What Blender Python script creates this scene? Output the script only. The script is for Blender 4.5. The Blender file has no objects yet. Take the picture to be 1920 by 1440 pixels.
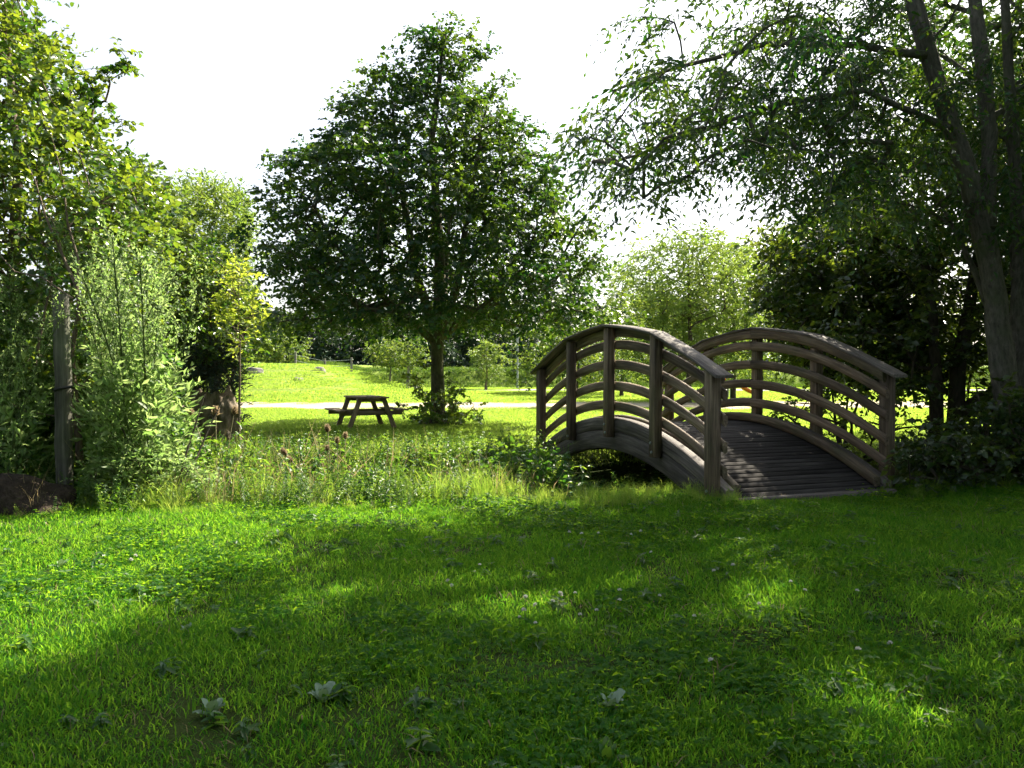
import bpy, math, random
import numpy as np
from mathutils import Vector

# ------------------------------------------------------------------ camera, world, sun, exposure
S = bpy.context.scene
COL = S.collection
CAM_H = 1.5
FPX = 1500.0                       # focal length in pixels of the 1920 wide photograph
cam_d = bpy.data.cameras.new("camera")
cam = bpy.data.objects.new("camera", cam_d)
COL.objects.link(cam)
cam_d.sensor_width = 36.0
cam_d.lens = FPX / 1920.0 * 36.0
cam_d.clip_start = 0.05
cam_d.clip_end = 3000.0
cam.location = (0, 0, CAM_H)
cam.rotation_euler = (math.radians(90) - math.atan(30 / FPX), 0, 0)
S.camera = cam

SUN_EL = math.radians(45)
SUN_AZ = math.radians(43)          # to the right of the viewing direction (+y)
world = bpy.data.worlds.new("World")
S.world = world
world.use_nodes = True
wn = world.node_tree.nodes
wl = world.node_tree.links
bg = wn["Background"]
sky = wn.new("ShaderNodeTexSky")
sky.sky_type = 'NISHITA'
sky.sun_disc = False
sky.sun_elevation = SUN_EL
sky.sun_rotation = SUN_AZ
sky.air_density = 1.0
sky.dust_density = 3.0
sky.ozone_density = 1.0
hs = wn.new("ShaderNodeHueSaturation")          # a hazy, milky summer sky
hs.inputs["Saturation"].default_value = 0.5
wl.new(sky.outputs[0], hs.inputs["Color"])
wl.new(hs.outputs[0], bg.inputs[0])
bg.inputs[1].default_value = 0.088
sun_d = bpy.data.lights.new("sun", 'SUN')
sun_d.energy = 5.0
sun_d.angle = math.radians(0.55)
sun_d.color = (1.0, 0.91, 0.73)
sun = bpy.data.objects.new("sun", sun_d)
COL.objects.link(sun)
to_sun = Vector((math.sin(SUN_AZ) * math.cos(SUN_EL), math.cos(SUN_AZ) * math.cos(SUN_EL), math.sin(SUN_EL)))
sun.rotation_euler = to_sun.to_track_quat('Z', 'Y').to_euler()
sun.location = (20, 30, 40)
S.view_settings.view_transform = 'Standard'
S.view_settings.look = 'None'
S.view_settings.exposure = 1.85
S.view_settings.gamma = 1.0
S.view_settings.use_curve_mapping = False
S.render.engine = 'CYCLES'
S.cycles.use_denoising = True
S.cycles.use_adaptive_sampling = True
S.cycles.adaptive_threshold = 0.03
S.cycles.max_bounces = 4
S.cycles.diffuse_bounces = 2
S.cycles.transmission_bounces = 3
S.cycles.glossy_bounces = 2
S.cycles.transparent_max_bounces = 4
S.cycles.use_light_tree = False
S.cycles.sample_clamp_indirect = 6.0

random.seed(5)
RNG = np.random.default_rng(11)


# ------------------------------------------------------------------ helpers
def W(px, py, d):
    """photo pixel (1920 wide) + distance -> a place in the scene"""
    return np.array([(px - 960) / FPX * d, d, CAM_H + (690 - py) / FPX * d])


def sm(t):
    t = np.clip(t, 0, 1)
    return t * t * (3 - 2 * t)


BC = np.array([2.64, 12.15])                       # centre of the bridge
BV = np.array([0.938, 0.346])                      # across
BU = np.array([-0.346, 0.938])                     # along


def ditch_d(x, y):
    bx = (x - BC[0]) * 0.938 + (y - BC[1]) * 0.346
    return -(x - BC[0]) * 0.346 + (y - BC[1]) * 0.938 - 0.16 * np.clip(-1.5 - bx, 0, 12)


def H(x, y):
    x = np.asarray(x, float)
    y = np.asarray(y, float)
    d = ditch_d(x, y)
    z = -1.05 * np.exp(-(np.abs(d) / 1.32) ** 3.4) * sm((14 - np.abs(x)) / 3)
    z = z - 0.09 * np.exp(-(((x - 4.7) / 1.3) ** 2 + ((y - 9.7) / 1.0) ** 2))
    z = z + 0.02 * np.sin(x * 1.3 + 0.7 * y) + 0.014 * np.sin(x * 3.1 - 1.9 * y + 1) + 0.012 * np.sin(2.3 * y + 0.8 * x)
    mound = 1.75 * sm((-x - 7.0 - 0.02 * (y - 50)) / 8.0) * sm((y - 37) / 16)
    bank = 1.25 * sm((y - 60 - 0.04 * x) / 2.6)
    z = z + np.maximum(mound, bank)
    z = z + np.clip(y - 70, 0, 400) * 0.004
    return z


def h1(x, y):
    return float(H(x, y))


class MB:
    """collects geometry for one mesh"""

    def __init__(self):
        self.V = []
        self.F = []
        self.n = 0
        self.A = []      # a per-vertex value
        self.G = []      # a per-vertex grain coordinate

    def add(self, V, F, a=0.0, g=None):
        V = np.asarray(V, float).reshape(-1, 3)
        F = np.asarray(F, int)
        self.V.append(V)
        self.F.append(F + self.n)
        self.n += len(V)
        self.A.append(np.broadcast_to(np.asarray(a, float), (len(V),)))
        self.G.append(V if g is None else np.asarray(g, float))

    def mesh(self, name, mat=None, smooth=False):
        V = np.concatenate(self.V)
        lt = np.concatenate([np.full(len(f), f.shape[1]) for f in self.F])
        li = np.concatenate([f.ravel() for f in self.F])
        me = bpy.data.meshes.new(name)
        me.vertices.add(len(V))
        me.vertices.foreach_set("co", V.astype(np.float32).ravel())
        me.loops.add(len(li))
        me.loops.foreach_set("vertex_index", li.astype(np.int32))
        me.polygons.add(len(lt))
        ls = np.concatenate([[0], np.cumsum(lt)[:-1]])
        me.polygons.foreach_set("loop_start", ls.astype(np.int32))
        me.polygons.foreach_set("loop_total", lt.astype(np.int32))
        if smooth:
            me.polygons.foreach_set("use_smooth", np.ones(len(lt), bool))
        at = me.attributes.new("v", 'FLOAT', 'POINT')
        at.data.foreach_set("value", np.concatenate(self.A).astype(np.float32))
        g = me.attributes.new("grain", 'FLOAT_VECTOR', 'POINT')
        g.data.foreach_set("vector", np.concatenate(self.G).astype(np.float32).ravel())
        me.update()
        me.validate()
        if mat:
            me.materials.append(mat)
        return me

    def build(self, name, mat, parent=None, smooth=False, loc=None):
        o = bpy.data.objects.new(name, self.mesh(name, mat, smooth))
        COL.objects.link(o)
        if parent is not None:
            o.parent = parent
        if loc is not None:
            o.location = loc
        return o


def tag(o, label=None, cat=None, group=None, kind=None):
    if label:
        o["label"] = label
    if cat:
        o["category"] = cat
    if group:
        o["group"] = group
    if kind:
        o["kind"] = kind
    return o


def empty(name, loc=(0, 0, 0), rz=0.0):
    o = bpy.data.objects.new(name, None)
    COL.objects.link(o)
    o.empty_display_size = 0.2
    o.location = loc
    o.rotation_euler = (0, 0, rz)
    return o


def copy_tree(o, parent=None):
    c = o.copy()
    COL.objects.link(c)
    c.parent = parent
    for ch in list(o.children):
        copy_tree(ch, c)
    return c


def tube(mb, P, R, n=8, a=0.0, cap=True, rough=0.0, rng=RNG):
    P = np.asarray(P, float)
    R = np.broadcast_to(np.asarray(R, float), (len(P),))
    T = np.gradient(P, axis=0)
    T /= np.linalg.norm(T, axis=1)[:, None] + 1e-9
    ref = np.array([0.0, 0.0, 1.0]) if abs(T[0][2]) < 0.9 else np.array([1.0, 0.0, 0.0])
    A = np.cross(T, ref)
    A /= np.linalg.norm(A, axis=1)[:, None] + 1e-9
    B = np.cross(T, A)
    th = np.linspace(0, 2 * np.pi, n, endpoint=False)
    rr = R[:, None] * (1 + rough * rng.normal(size=(len(P), n)))
    V = P[:, None] + rr[..., None] * (np.cos(th)[None, :, None] * A[:, None] + np.sin(th)[None, :, None] * B[:, None])
    L = np.concatenate([[0], np.cumsum(np.linalg.norm(np.diff(P, axis=0), axis=1))])
    G = np.stack([np.broadcast_to(L[:, None], (len(P), n)), R[:, None] * np.cos(th)[None], R[:, None] * np.sin(th)[None]], -1)
    i = np.arange(len(P) - 1)[:, None] * n
    j = np.arange(n)[None]
    F = np.stack([i + j, i + (j + 1) % n, i + n + (j + 1) % n, i + n + j], -1).reshape(-1, 4)
    mb.add(V.reshape(-1, 3), F, a, G.reshape(-1, 3))
    if cap:
        mb.add(V[-1], np.arange(n)[None], a, G[-1])
        mb.add(V[0][::-1], np.arange(n)[None], a, G[0])


def nrm(a):
    return a / (np.linalg.norm(a, axis=-1, keepdims=True) + 1e-9)


def leaf_cloud(mb, P, D, N, L, Wd, hexa=False, a=0.0, fold=0.18, curl=0.12):
    """one folded leaf for each point: P base, D direction, N rough normal"""
    n = len(P)
    D = nrm(D)
    Sd = nrm(np.cross(D, N))
    N = np.cross(Sd, D)
    L = np.broadcast_to(L, (n,))[:, None]
    Wd = np.broadcast_to(Wd, (n,))[:, None]
    a = np.broadcast_to(a, (n,))
    tip = P + D * L - N * L * curl
    if hexa:
        r1 = P + D * L * 0.28 + Sd * Wd * 0.46 + N * Wd * fold
        r2 = P + D * L * 0.68 + Sd * Wd * 0.38 + N * Wd * fold * 0.7 - N * L * curl * 0.4
        l1 = P + D * L * 0.28 - Sd * Wd * 0.46 + N * Wd * fold
        l2 = P + D * L * 0.68 - Sd * Wd * 0.38 + N * Wd * fold * 0.7 - N * L * curl * 0.4
        V = np.stack([P, r1, r2, tip, l2, l1], 1).reshape(-1, 3)
        b = np.arange(n)[:, None] * 6
        F = np.concatenate([b + np.array([[0, 1, 2, 3]]), b + np.array([[0, 3, 4, 5]])])
        mb.add(V, F, np.repeat(a, 6))
    else:
        r = P + D * L * 0.45 + Sd * Wd * 0.5 + N * Wd * fold
        l = P + D * L * 0.45 - Sd * Wd * 0.5 + N * Wd * fold
        V = np.stack([P, r, tip, l], 1).reshape(-1, 3)
        b = np.arange(n)[:, None] * 4
        F = np.concatenate([b + np.array([[0, 1, 2]]), b + np.array([[0, 2, 3]])])
        mb.add(V, F, np.repeat(a, 4))


# ------------------------------------------------------------------ materials
def new_mat(name):
    m = bpy.data.materials.new(name)
    m.use_nodes = True
    nt = m.node_tree
    nt.nodes.clear()
    out = nt.nodes.new("ShaderNodeOutputMaterial")
    return m, nt, out


def nd(nt, t, **kw):
    n = nt.nodes.new(t)
    for k, v in kw.items():
        setattr(n, k, v)
    return n


def mixc(nt, fac, a, b, blend='MIX'):
    n = nt.nodes.new("ShaderNodeMix")
    n.data_type = 'RGBA'
    n.blend_type = blend
    for sock, val in ((n.inputs[0], fac), (n.inputs[6], a), (n.inputs[7], b)):
        if hasattr(val, "links"):
            nt.links.new(val, sock)
        elif isinstance(val, (int, float)):
            sock.default_value = val
        else:
            sock.default_value = (*val, 1)
    return n.outputs[2]


def ramp(nt, src, pts):
    r = nt.nodes.new("ShaderNodeValToRGB")
    el = r.color_ramp.elements
    while len(el) < len(pts):
        el.new(0.5)
    for e, (p, c) in zip(el, pts):
        e.position = p
        e.color = (*c, 1) if not isinstance(c, (int, float)) else (c, c, c, 1)
    nt.links.new(src, r.inputs[0])
    return r.outputs[0]


def noise(nt, scale, detail=3, vec=None, rough=0.55):
    n = nt.nodes.new("ShaderNodeTexNoise")
    n.inputs["Scale"].default_value = scale
    n.inputs["Detail"].default_value = detail
    n.inputs["Roughness"].default_value = rough
    if vec is not None:
        nt.links.new(vec, n.inputs["Vector"])
    return n.outputs["Fac"]


def leaf_mat(name, c1, c2, t1, t2, trans=0.45, rough=0.42, spec=0.5, inst=False):
    """c: reflected colour range, t: colour of light let through"""
    m, nt, out = new_mat(name)
    at = nd(nt, "ShaderNodeAttribute", attribute_name="v")
    f = at.outputs["Fac"]
    if inst:
        oi = nd(nt, "ShaderNodeObjectInfo")
        mm = nd(nt, "ShaderNodeMath", operation='MULTIPLY_ADD')
        nt.links.new(oi.outputs["Random"], mm.inputs[0])
        mm.inputs[1].default_value = 0.35
        m2 = nd(nt, "ShaderNodeMath", operation='MULTIPLY')
        nt.links.new(f, m2.inputs[0])
        m2.inputs[1].default_value = 0.65
        nt.links.new(m2.outputs[0], mm.inputs[2])
        f = mm.outputs[0]
    c = mixc(nt, f, c1, c2)
    t = mixc(nt, f, t1, t2)
    p = nd(nt, "ShaderNodeBsdfPrincipled")
    nt.links.new(c, p.inputs["Base Color"])
    p.inputs["Roughness"].default_value = rough
    p.inputs["Specular IOR Level"].default_value = spec
    tr = nd(nt, "ShaderNodeBsdfTranslucent")
    nt.links.new(t, tr.inputs[0])
    mx = nd(nt, "ShaderNodeMixShader")
    mx.inputs[0].default_value = trans
    nt.links.new(p.outputs[0], mx.inputs[1])
    nt.links.new(tr.outputs[0], mx.inputs[2])
    nt.links.new(mx.outputs[0], out.inputs[0])
    return m


def wood_mat(name, dark, mid, light, rough=0.75, green=0.0, spec=0.3):
    m, nt, out = new_mat(name)
    at = nd(nt, "ShaderNodeAttribute", attribute_name="grain")
    oi = nd(nt, "ShaderNodeObjectInfo")
    add = nd(nt, "ShaderNodeVectorMath", operation='ADD')
    nt.links.new(at.outputs["Vector"], add.inputs[0])
    sc = nd(nt, "ShaderNodeVectorMath", operation='SCALE')
    cmb = nd(nt, "ShaderNodeCombineXYZ")
    for k in range(3):
        nt.links.new(oi.outputs["Random"], cmb.inputs[k])
    nt.links.new(cmb.outputs[0], sc.inputs[0])
    sc.inputs[3].default_value = 17.0
    nt.links.new(sc.outputs[0], add.inputs[1])
    mp = nd(nt, "ShaderNodeMapping")
    nt.links.new(add.outputs[0], mp.inputs[0])
    mp.inputs["Scale"].default_value = (1.6, 30, 30)
    n1 = noise(nt, 1.0, 5, mp.outputs[0], 0.65)
    mp2 = nd(nt, "ShaderNodeMapping")
    nt.links.new(add.outputs[0], mp2.inputs[0])
    mp2.inputs["Scale"].default_value = (1.2, 3.5, 3.5)
    n2 = noise(nt, 1.0, 4, mp2.outputs[0])
    c = ramp(nt, n1, [(0.28, dark), (0.52, mid), (0.74, light)])
    blot = ramp(nt, n2, [(0.3, 0.45), (0.62, 1.0)])
    c = mixc(nt, 1.0, c, blot, 'MULTIPLY')
    vr = nd(nt, "ShaderNodeHueSaturation")
    mr = nd(nt, "ShaderNodeMapRange")
    nt.links.new(oi.outputs["Random"], mr.inputs[0])
    mr.inputs[3].default_value = 0.7
    mr.inputs[4].default_value = 1.25
    nt.links.new(mr.outputs[0], vr.inputs["Value"])
    nt.links.new(c, vr.inputs["Color"])
    c = vr.outputs[0]
    if green:
        n3 = noise(nt, 2.2, 4, add.outputs[0])
        g = ramp(nt, n3, [(0.5, 0.0), (0.75, green)])
        c = mixc(nt, g, c, (0.06, 0.10, 0.03))
    p = nd(nt, "ShaderNodeBsdfPrincipled")
    nt.links.new(c, p.inputs["Base Color"])
    p.inputs["Roughness"].default_value = rough
    p.inputs["Specular IOR Level"].default_value = 0.12 if rough > 0.8 else spec
    bp = nd(nt, "ShaderNodeBump")
    bp.inputs["Strength"].default_value = 0.8
    bp.inputs["Distance"].default_value = 0.01
    nt.links.new(n1, bp.inputs["Height"])
    nt.links.new(bp.outputs[0], p.inputs["Normal"])
    nt.links.new(p.outputs[0], out.inputs[0])
    return m


def bark_mat(name, c1, c2, moss=(0.07, 0.10, 0.03), m_amt=0.5, scale=1.0):
    m, nt, out = new_mat(name)
    at = nd(nt, "ShaderNodeAttribute", attribute_name="grain")
    mp = nd(nt, "ShaderNodeMapping")
    nt.links.new(at.outputs["Vector"], mp.inputs[0])
    mp.inputs["Scale"].default_value = (7 * scale, 22 * scale, 22 * scale)
    n1 = noise(nt, 1.0, 6, mp.outputs[0], 0.7)
    tc = nd(nt, "ShaderNodeTexCoord")
    n2 = noise(nt, 2.4, 5, tc.outputs["Object"], 0.65)
    c = ramp(nt, n1, [(0.3, c1), (0.7, c2)])
    g = ramp(nt, n2, [(0.48, 0.0), (0.68, m_amt)])
    c = mixc(nt, g, c, moss)
    p = nd(nt, "ShaderNodeBsdfPrincipled")
    nt.links.new(c, p.inputs["Base Color"])
    p.inputs["Roughness"].default_value = 0.9
    p.inputs["Specular IOR Level"].default_value = 0.2
    bp = nd(nt, "ShaderNodeBump")
    bp.inputs["Strength"].default_value = 0.9
    bp.inputs["Distance"].default_value = 0.03
    nt.links.new(n1, bp.inputs["Height"])
    nt.links.new(bp.outputs[0], p.inputs["Normal"])
    nt.links.new(p.outputs[0], out.inputs[0])
    return m


def rough_mat(name, c1, c2, scale=6.0, rough=0.95, bump=0.6, dist=0.03, spec=0.2):
    m, nt, out = new_mat(name)
    tc = nd(nt, "ShaderNodeTexCoord")
    n1 = noise(nt, scale, 7, tc.outputs["Object"], 0.65)
    n2 = noise(nt, scale * 0.22, 3, tc.outputs["Object"])
    c = ramp(nt, n1, [(0.3, c1), (0.7, c2)])
    c = mixc(nt, 1.0, c, ramp(nt, n2, [(0.3, 0.6), (0.7, 1.1)]), 'MULTIPLY')
    p = nd(nt, "ShaderNodeBsdfPrincipled")
    nt.links.new(c, p.inputs["Base Color"])
    p.inputs["Roughness"].default_value = rough
    p.inputs["Specular IOR Level"].default_value = spec
    bp = nd(nt, "ShaderNodeBump")
    bp.inputs["Strength"].default_value = bump
    bp.inputs["Distance"].default_value = dist
    nt.links.new(n1, bp.inputs["Height"])
    nt.links.new(bp.outputs[0], p.inputs["Normal"])
    nt.links.new(p.outputs[0], out.inputs[0])
    return m


def plain_mat(name, c, rough=0.6, metal=0.0):
    m, nt, out = new_mat(name)
    tc = nd(nt, "ShaderNodeTexCoord")
    n1 = noise(nt, 9.0, 4, tc.outputs["Object"])
    cc = mixc(nt, ramp(nt, n1, [(0.35, 0.0), (0.75, 0.6)]), c, tuple(x * 0.55 for x in c))
    p = nd(nt, "ShaderNodeBsdfPrincipled")
    nt.links.new(cc, p.inputs["Base Color"])
    p.inputs["Roughness"].default_value = rough
    p.inputs["Metallic"].default_value = metal
    nt.links.new(p.outputs[0], out.inputs[0])
    return m


M = {}
M['lawn'] = leaf_mat("lawn_blade", (0.006, 0.058, 0.006), (0.028, 0.110, 0.010), (0.05, 0.34, 0.012), (0.50, 0.78, 0.045), 0.48, 0.55, 0.12, inst=True)
M['clover'] = leaf_mat("clover_leaf", (0.008, 0.058, 0.006), (0.030, 0.106, 0.010), (0.09, 0.35, 0.008), (0.50, 0.70, 0.025), 0.48, 0.55, 0.12, inst=True)
M['meadow'] = leaf_mat("meadow_blade", (0.06, 0.14, 0.02), (0.12, 0.20, 0.035), (0.34, 0.56, 0.05), (0.52, 0.66, 0.09), 0.5, 0.5, 0.25, inst=True)
M['weed'] = leaf_mat("weed_leaf", (0.012, 0.060, 0.012), (0.045, 0.110, 0.020), (0.08, 0.28, 0.018), (0.38, 0.54, 0.04), 0.36, 0.42, 0.4, inst=True)
M['tallgrass'] = leaf_mat("tall_grass_blade", (0.035, 0.11, 0.015), (0.11, 0.165, 0.035), (0.20, 0.48, 0.025), (0.56, 0.64, 0.10), 0.5, 0.5, 0.35, inst=True)
M['drygrass'] = leaf_mat("dry_grass_blade", (0.15, 0.11, 0.06), (0.24, 0.19, 0.10), (0.34, 0.26, 0.13), (0.48, 0.38, 0.20), 0.4, 0.6, 0.3, inst=True)
M['linden'] = leaf_mat("linden_leaf", (0.007, 0.032, 0.017), (0.020, 0.056, 0.022), (0.05, 0.18, 0.012), (0.28, 0.44, 0.025), 0.23, 0.42, 0.35)
M['ash'] = leaf_mat("ash_leaf", (0.008, 0.040, 0.018), (0.024, 0.072, 0.022), (0.05, 0.19, 0.015), (0.30, 0.46, 0.025), 0.30, 0.40, 0.4)
M['hazel'] = leaf_mat("hazel_leaf", (0.018, 0.058, 0.012), (0.062, 0.120, 0.02), (0.09, 0.24, 0.015), (0.42, 0.52, 0.03), 0.33, 0.30, 0.7)
M['darkleaf'] = leaf_mat("thicket_leaf", (0.012, 0.036, 0.013), (0.030, 0.068, 0.018), (0.07, 0.16, 0.012), (0.34, 0.42, 0.03), 0.32, 0.30, 0.7)
M['willow'] = leaf_mat("willow_leaf", (0.055, 0.11, 0.025), (0.10, 0.165, 0.04), (0.22, 0.36, 0.04), (0.40, 0.50, 0.06), 0.36, 0.45, 0.4)
M['yellow'] = leaf_mat("yellow_leaf", (0.08, 0.14, 0.02), (0.14, 0.19, 0.03), (0.36, 0.50, 0.04), (0.60, 0.64, 0.07), 0.45, 0.45, 0.4)
M['mugwort'] = leaf_mat("mugwort_leaf", (0.07, 0.14, 0.04), (0.14, 0.20, 0.075), (0.27, 0.48, 0.09), (0.50, 0.64, 0.22), 0.46, 0.5, 0.35)
M['farwood_shade'] = leaf_mat("shaded_far_wood_leaf", (0.020, 0.042, 0.030), (0.032, 0.06, 0.036), (0.04, 0.08, 0.02), (0.08, 0.13, 0.03), 0.2, 0.6, 0.2)  # shade and blue haze of the far wood are put into these leaf colours
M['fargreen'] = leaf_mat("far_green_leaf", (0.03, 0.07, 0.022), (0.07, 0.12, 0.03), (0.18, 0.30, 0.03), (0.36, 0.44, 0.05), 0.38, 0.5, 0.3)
M['bush_shade'] = leaf_mat("shaded_bush_leaf", (0.022, 0.045, 0.045), (0.04, 0.065, 0.065), (0.04, 0.07, 0.05), (0.06, 0.09, 0.06), 0.15, 0.5, 0.3)  # shade on the bush behind the stump, painted as dark blue-green leaves
M['mullein'] = leaf_mat("mullein_leaf", (0.17, 0.25, 0.18), (0.24, 0.32, 0.23), (0.20, 0.32, 0.10), (0.24, 0.36, 0.14), 0.25, 0.8, 0.2)
M['petal'] = leaf_mat("clover_petal", (0.65, 0.62, 0.58), (0.78, 0.76, 0.72), (0.6, 0.6, 0.55), (0.7, 0.7, 0.65), 0.35, 0.7, 0.2)
M['bankgrass_shade'] = leaf_mat("shaded_bank_blade", (0.018, 0.055, 0.012), (0.045, 0.095, 0.018), (0.06, 0.18, 0.015), (0.26, 0.38, 0.03), 0.3, 0.5, 0.2, inst=True)  # darker, less translucent blades: the bank's shade is put into the colour
M['stem'] = leaf_mat("green_stem", (0.07, 0.11, 0.03), (0.10, 0.14, 0.04), (0.2, 0.28, 0.04), (0.25, 0.3, 0.05), 0.2, 0.6, 0.3)
M['teasel_stem'] = plain_mat("teasel_stem", (0.30, 0.26, 0.15), 0.7)
M['teasel_head'] = rough_mat("teasel_head", (0.07, 0.04, 0.025), (0.16, 0.10, 0.06), 60, 0.9)
M['bristle'] = leaf_mat("teasel_bristle", (0.20, 0.14, 0.08), (0.32, 0.24, 0.14), (0.45, 0.34, 0.18), (0.6, 0.48, 0.28), 0.45, 0.6, 0.3)
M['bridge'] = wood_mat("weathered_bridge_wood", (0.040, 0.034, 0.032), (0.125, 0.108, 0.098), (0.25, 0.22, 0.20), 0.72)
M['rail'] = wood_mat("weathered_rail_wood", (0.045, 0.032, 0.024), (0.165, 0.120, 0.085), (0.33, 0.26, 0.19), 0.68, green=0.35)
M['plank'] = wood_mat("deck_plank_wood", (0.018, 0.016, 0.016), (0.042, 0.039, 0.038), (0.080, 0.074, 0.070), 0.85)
M['table'] = wood_mat("picnic_table_wood", (0.13, 0.095, 0.065), (0.32, 0.24, 0.17), (0.46, 0.37, 0.28), 0.8)
M['stake'] = wood_mat("stake_wood", (0.055, 0.055, 0.046), (0.14, 0.135, 0.115), (0.24, 0.235, 0.20), 0.85, green=0.5)
M['post'] = wood_mat("fence_post_wood", (0.12, 0.11, 0.10), (0.24, 0.22, 0.20), (0.34, 0.32, 0.28), 0.85)
M['bark'] = bark_mat("linden_bark", (0.035, 0.03, 0.024), (0.14, 0.125, 0.09), (0.09, 0.11, 0.04), 0.6)
M['bark_ash'] = bark_mat("ash_bark", (0.05, 0.046, 0.04), (0.19, 0.175, 0.15), (0.09, 0.11, 0.06), 0.6)
M['bark_dark'] = bark_mat("thicket_bark", (0.03, 0.025, 0.02), (0.10, 0.085, 0.065), (0.05, 0.07, 0.03), 0.5)
M['bark_thin'] = bark_mat("sapling_bark", (0.10, 0.075, 0.055), (0.24, 0.19, 0.15), (0.12, 0.11, 0.06), 0.3, 3)
M['stump'] = bark_mat("stump_wood", (0.03, 0.024, 0.018), (0.21, 0.165, 0.12), (0.32, 0.29, 0.23), 0.55, 0.55)
M['soil'] = rough_mat("soil", (0.018, 0.013, 0.010), (0.062, 0.048, 0.036), 12, 1.0, 1.0, 0.08)
M['stone'] = rough_mat("stone", (0.13, 0.12, 0.11), (0.34, 0.32, 0.29), 4)
M['path'] = rough_mat("sandy_path", (0.34, 0.29, 0.20), (0.46, 0.40, 0.29), 2.0, 0.95, 0.2)
M['gravel'] = rough_mat("gravel", (0.22, 0.21, 0.20), (0.36, 0.35, 0.33), 5.0)
M['orange'] = plain_mat("orange_plastic", (0.75, 0.17, 0.03), 0.4)
M['steel'] = plain_mat("grey_steel", (0.30, 0.33, 0.34), 0.5, 0.3)
M['strap'] = plain_mat("black_rubber", (0.015, 0.015, 0.016), 0.6)
M['white'] = plain_mat("white_enamel", (0.75, 0.76, 0.78), 0.5)
M['roof'] = plain_mat("grey_roof", (0.34, 0.36, 0.40), 0.6)
M['hill'] = rough_mat("wooded_hill", (0.05, 0.09, 0.06), (0.10, 0.15, 0.09), 0.06, 1.0, 0.8, 4.0)

# ground: grass seen from far, soil in the ditch
m, nt, out = new_mat("ground_turf")
tc = nd(nt, "ShaderNodeTexCoord")
n1 = noise(nt, 0.9, 6, tc.outputs["Object"], 0.65)
n2 = noise(nt, 16.0, 5, tc.outputs["Object"], 0.7)
n3 = noise(nt, 0.16, 4, tc.outputs["Object"])
c = ramp(nt, n2, [(0.25, (0.10, 0.15, 0.022)), (0.55, (0.17, 0.24, 0.04)), (0.8, (0.25, 0.31, 0.07))])
c = mixc(nt, ramp(nt, n1, [(0.45, 0.0), (0.75, 0.5)]), c, (0.26, 0.28, 0.08))
c = mixc(nt, ramp(nt, n3, [(0.4, 0.0), (0.7, 0.45)]), c, (0.14, 0.22, 0.035))
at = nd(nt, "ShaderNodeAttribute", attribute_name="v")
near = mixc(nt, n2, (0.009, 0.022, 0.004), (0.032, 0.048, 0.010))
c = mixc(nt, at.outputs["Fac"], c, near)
p = nd(nt, "ShaderNodeBsdfPrincipled")
nt.links.new(c, p.inputs["Base Color"])
p.inputs["Roughness"].default_value = 0.95
p.inputs["Specular IOR Level"].default_value = 0.1
bp = nd(nt, "ShaderNodeBump")
bp.inputs["Strength"].default_value = 0.8
bp.inputs["Distance"].default_value = 0.06
nt.links.new(n2, bp.inputs["Height"])
nt.links.new(bp.outputs[0], p.inputs["Normal"])
nt.links.new(p.outputs[0], out.inputs[0])
M['ground'] = m

# ------------------------------------------------------------------ the ground
xs = np.unique(np.concatenate([np.linspace(-1500, -60, 16), np.linspace(-60, -12, 50), np.linspace(-12, 12, 180), np.linspace(12, 60, 50), np.linspace(60, 1500, 16)]))
ys = np.unique(np.concatenate([np.linspace(-60, 1, 12), np.linspace(1, 20, 150), np.linspace(20, 75, 120), np.linspace(75, 1500, 30)]))
X, Y = np.meshgrid(xs, ys)
Z = H(X, Y)
nx, ny = len(xs), len(ys)
i = (np.arange(ny - 1)[:, None] * nx + np.arange(nx - 1)[None]).ravel()
mb = MB()
dd = ditch_d(X, Y)
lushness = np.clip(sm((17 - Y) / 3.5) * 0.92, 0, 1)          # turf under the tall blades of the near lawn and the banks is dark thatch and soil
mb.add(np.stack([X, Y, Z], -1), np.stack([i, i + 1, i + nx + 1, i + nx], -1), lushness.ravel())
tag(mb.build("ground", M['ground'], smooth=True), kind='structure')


def strip(name, mat, xa, ya0, ya1, dz, nseg, nacross):
    """a sheet that lies on the terrain: ya0, ya1 are functions of x"""
    b = MB()
    t = np.linspace(0, 1, nacross)
    y0 = ya0(xa)
    y1 = ya1(xa)
    YY = y0[:, None] * (1 - t) + y1[:, None] * t
    XX = np.broadcast_to(xa[:, None], YY.shape)
    ZZ = H(XX, YY) + dz
    n = nacross
    k = (np.arange(len(xa) - 1)[:, None] * n + np.arange(n - 1)[None]).ravel()
    b.add(np.stack([XX, YY, ZZ], -1), np.stack([k, k + n, k + n + 1, k + 1], -1))
    return tag(b.build(name, mat, smooth=True), kind='structure')


xa = np.linspace(-34, 46, 160)
strip("path", M['path'], xa, lambda x: 29.0 + 0.03 * x + 0.35 * np.sin(x * 0.5) + 0.12 * np.sin(x * 2.3), lambda x: 35.0 + 0.05 * x + 0.35 * np.sin(x * 0.4 + 1) + 0.15 * np.sin(x * 1.7), 0.02, 160, 14)
xa = np.linspace(-3.5, 40, 60)
strip("gravel_yard", M['gravel'], xa, lambda x: 52.6 - 1.2 * sm((x + 3.5) / 8) + 0.1 * np.sin(x), lambda x: 53.8 + 1.6 * sm((x + 3.5) / 8), 0.03, 60, 6)

xa = np.linspace(2.7, 5.0, 40)
strip("worn_earth", M['soil'], xa, lambda x: 8.98 + 0.36 * (x - 2.7) + 0.12 * np.sin(x * 5) + 0.06 * np.sin(x * 13), lambda x: 9.75 + 0.36 * (x - 2.7), 0.012, 40, 8)

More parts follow.
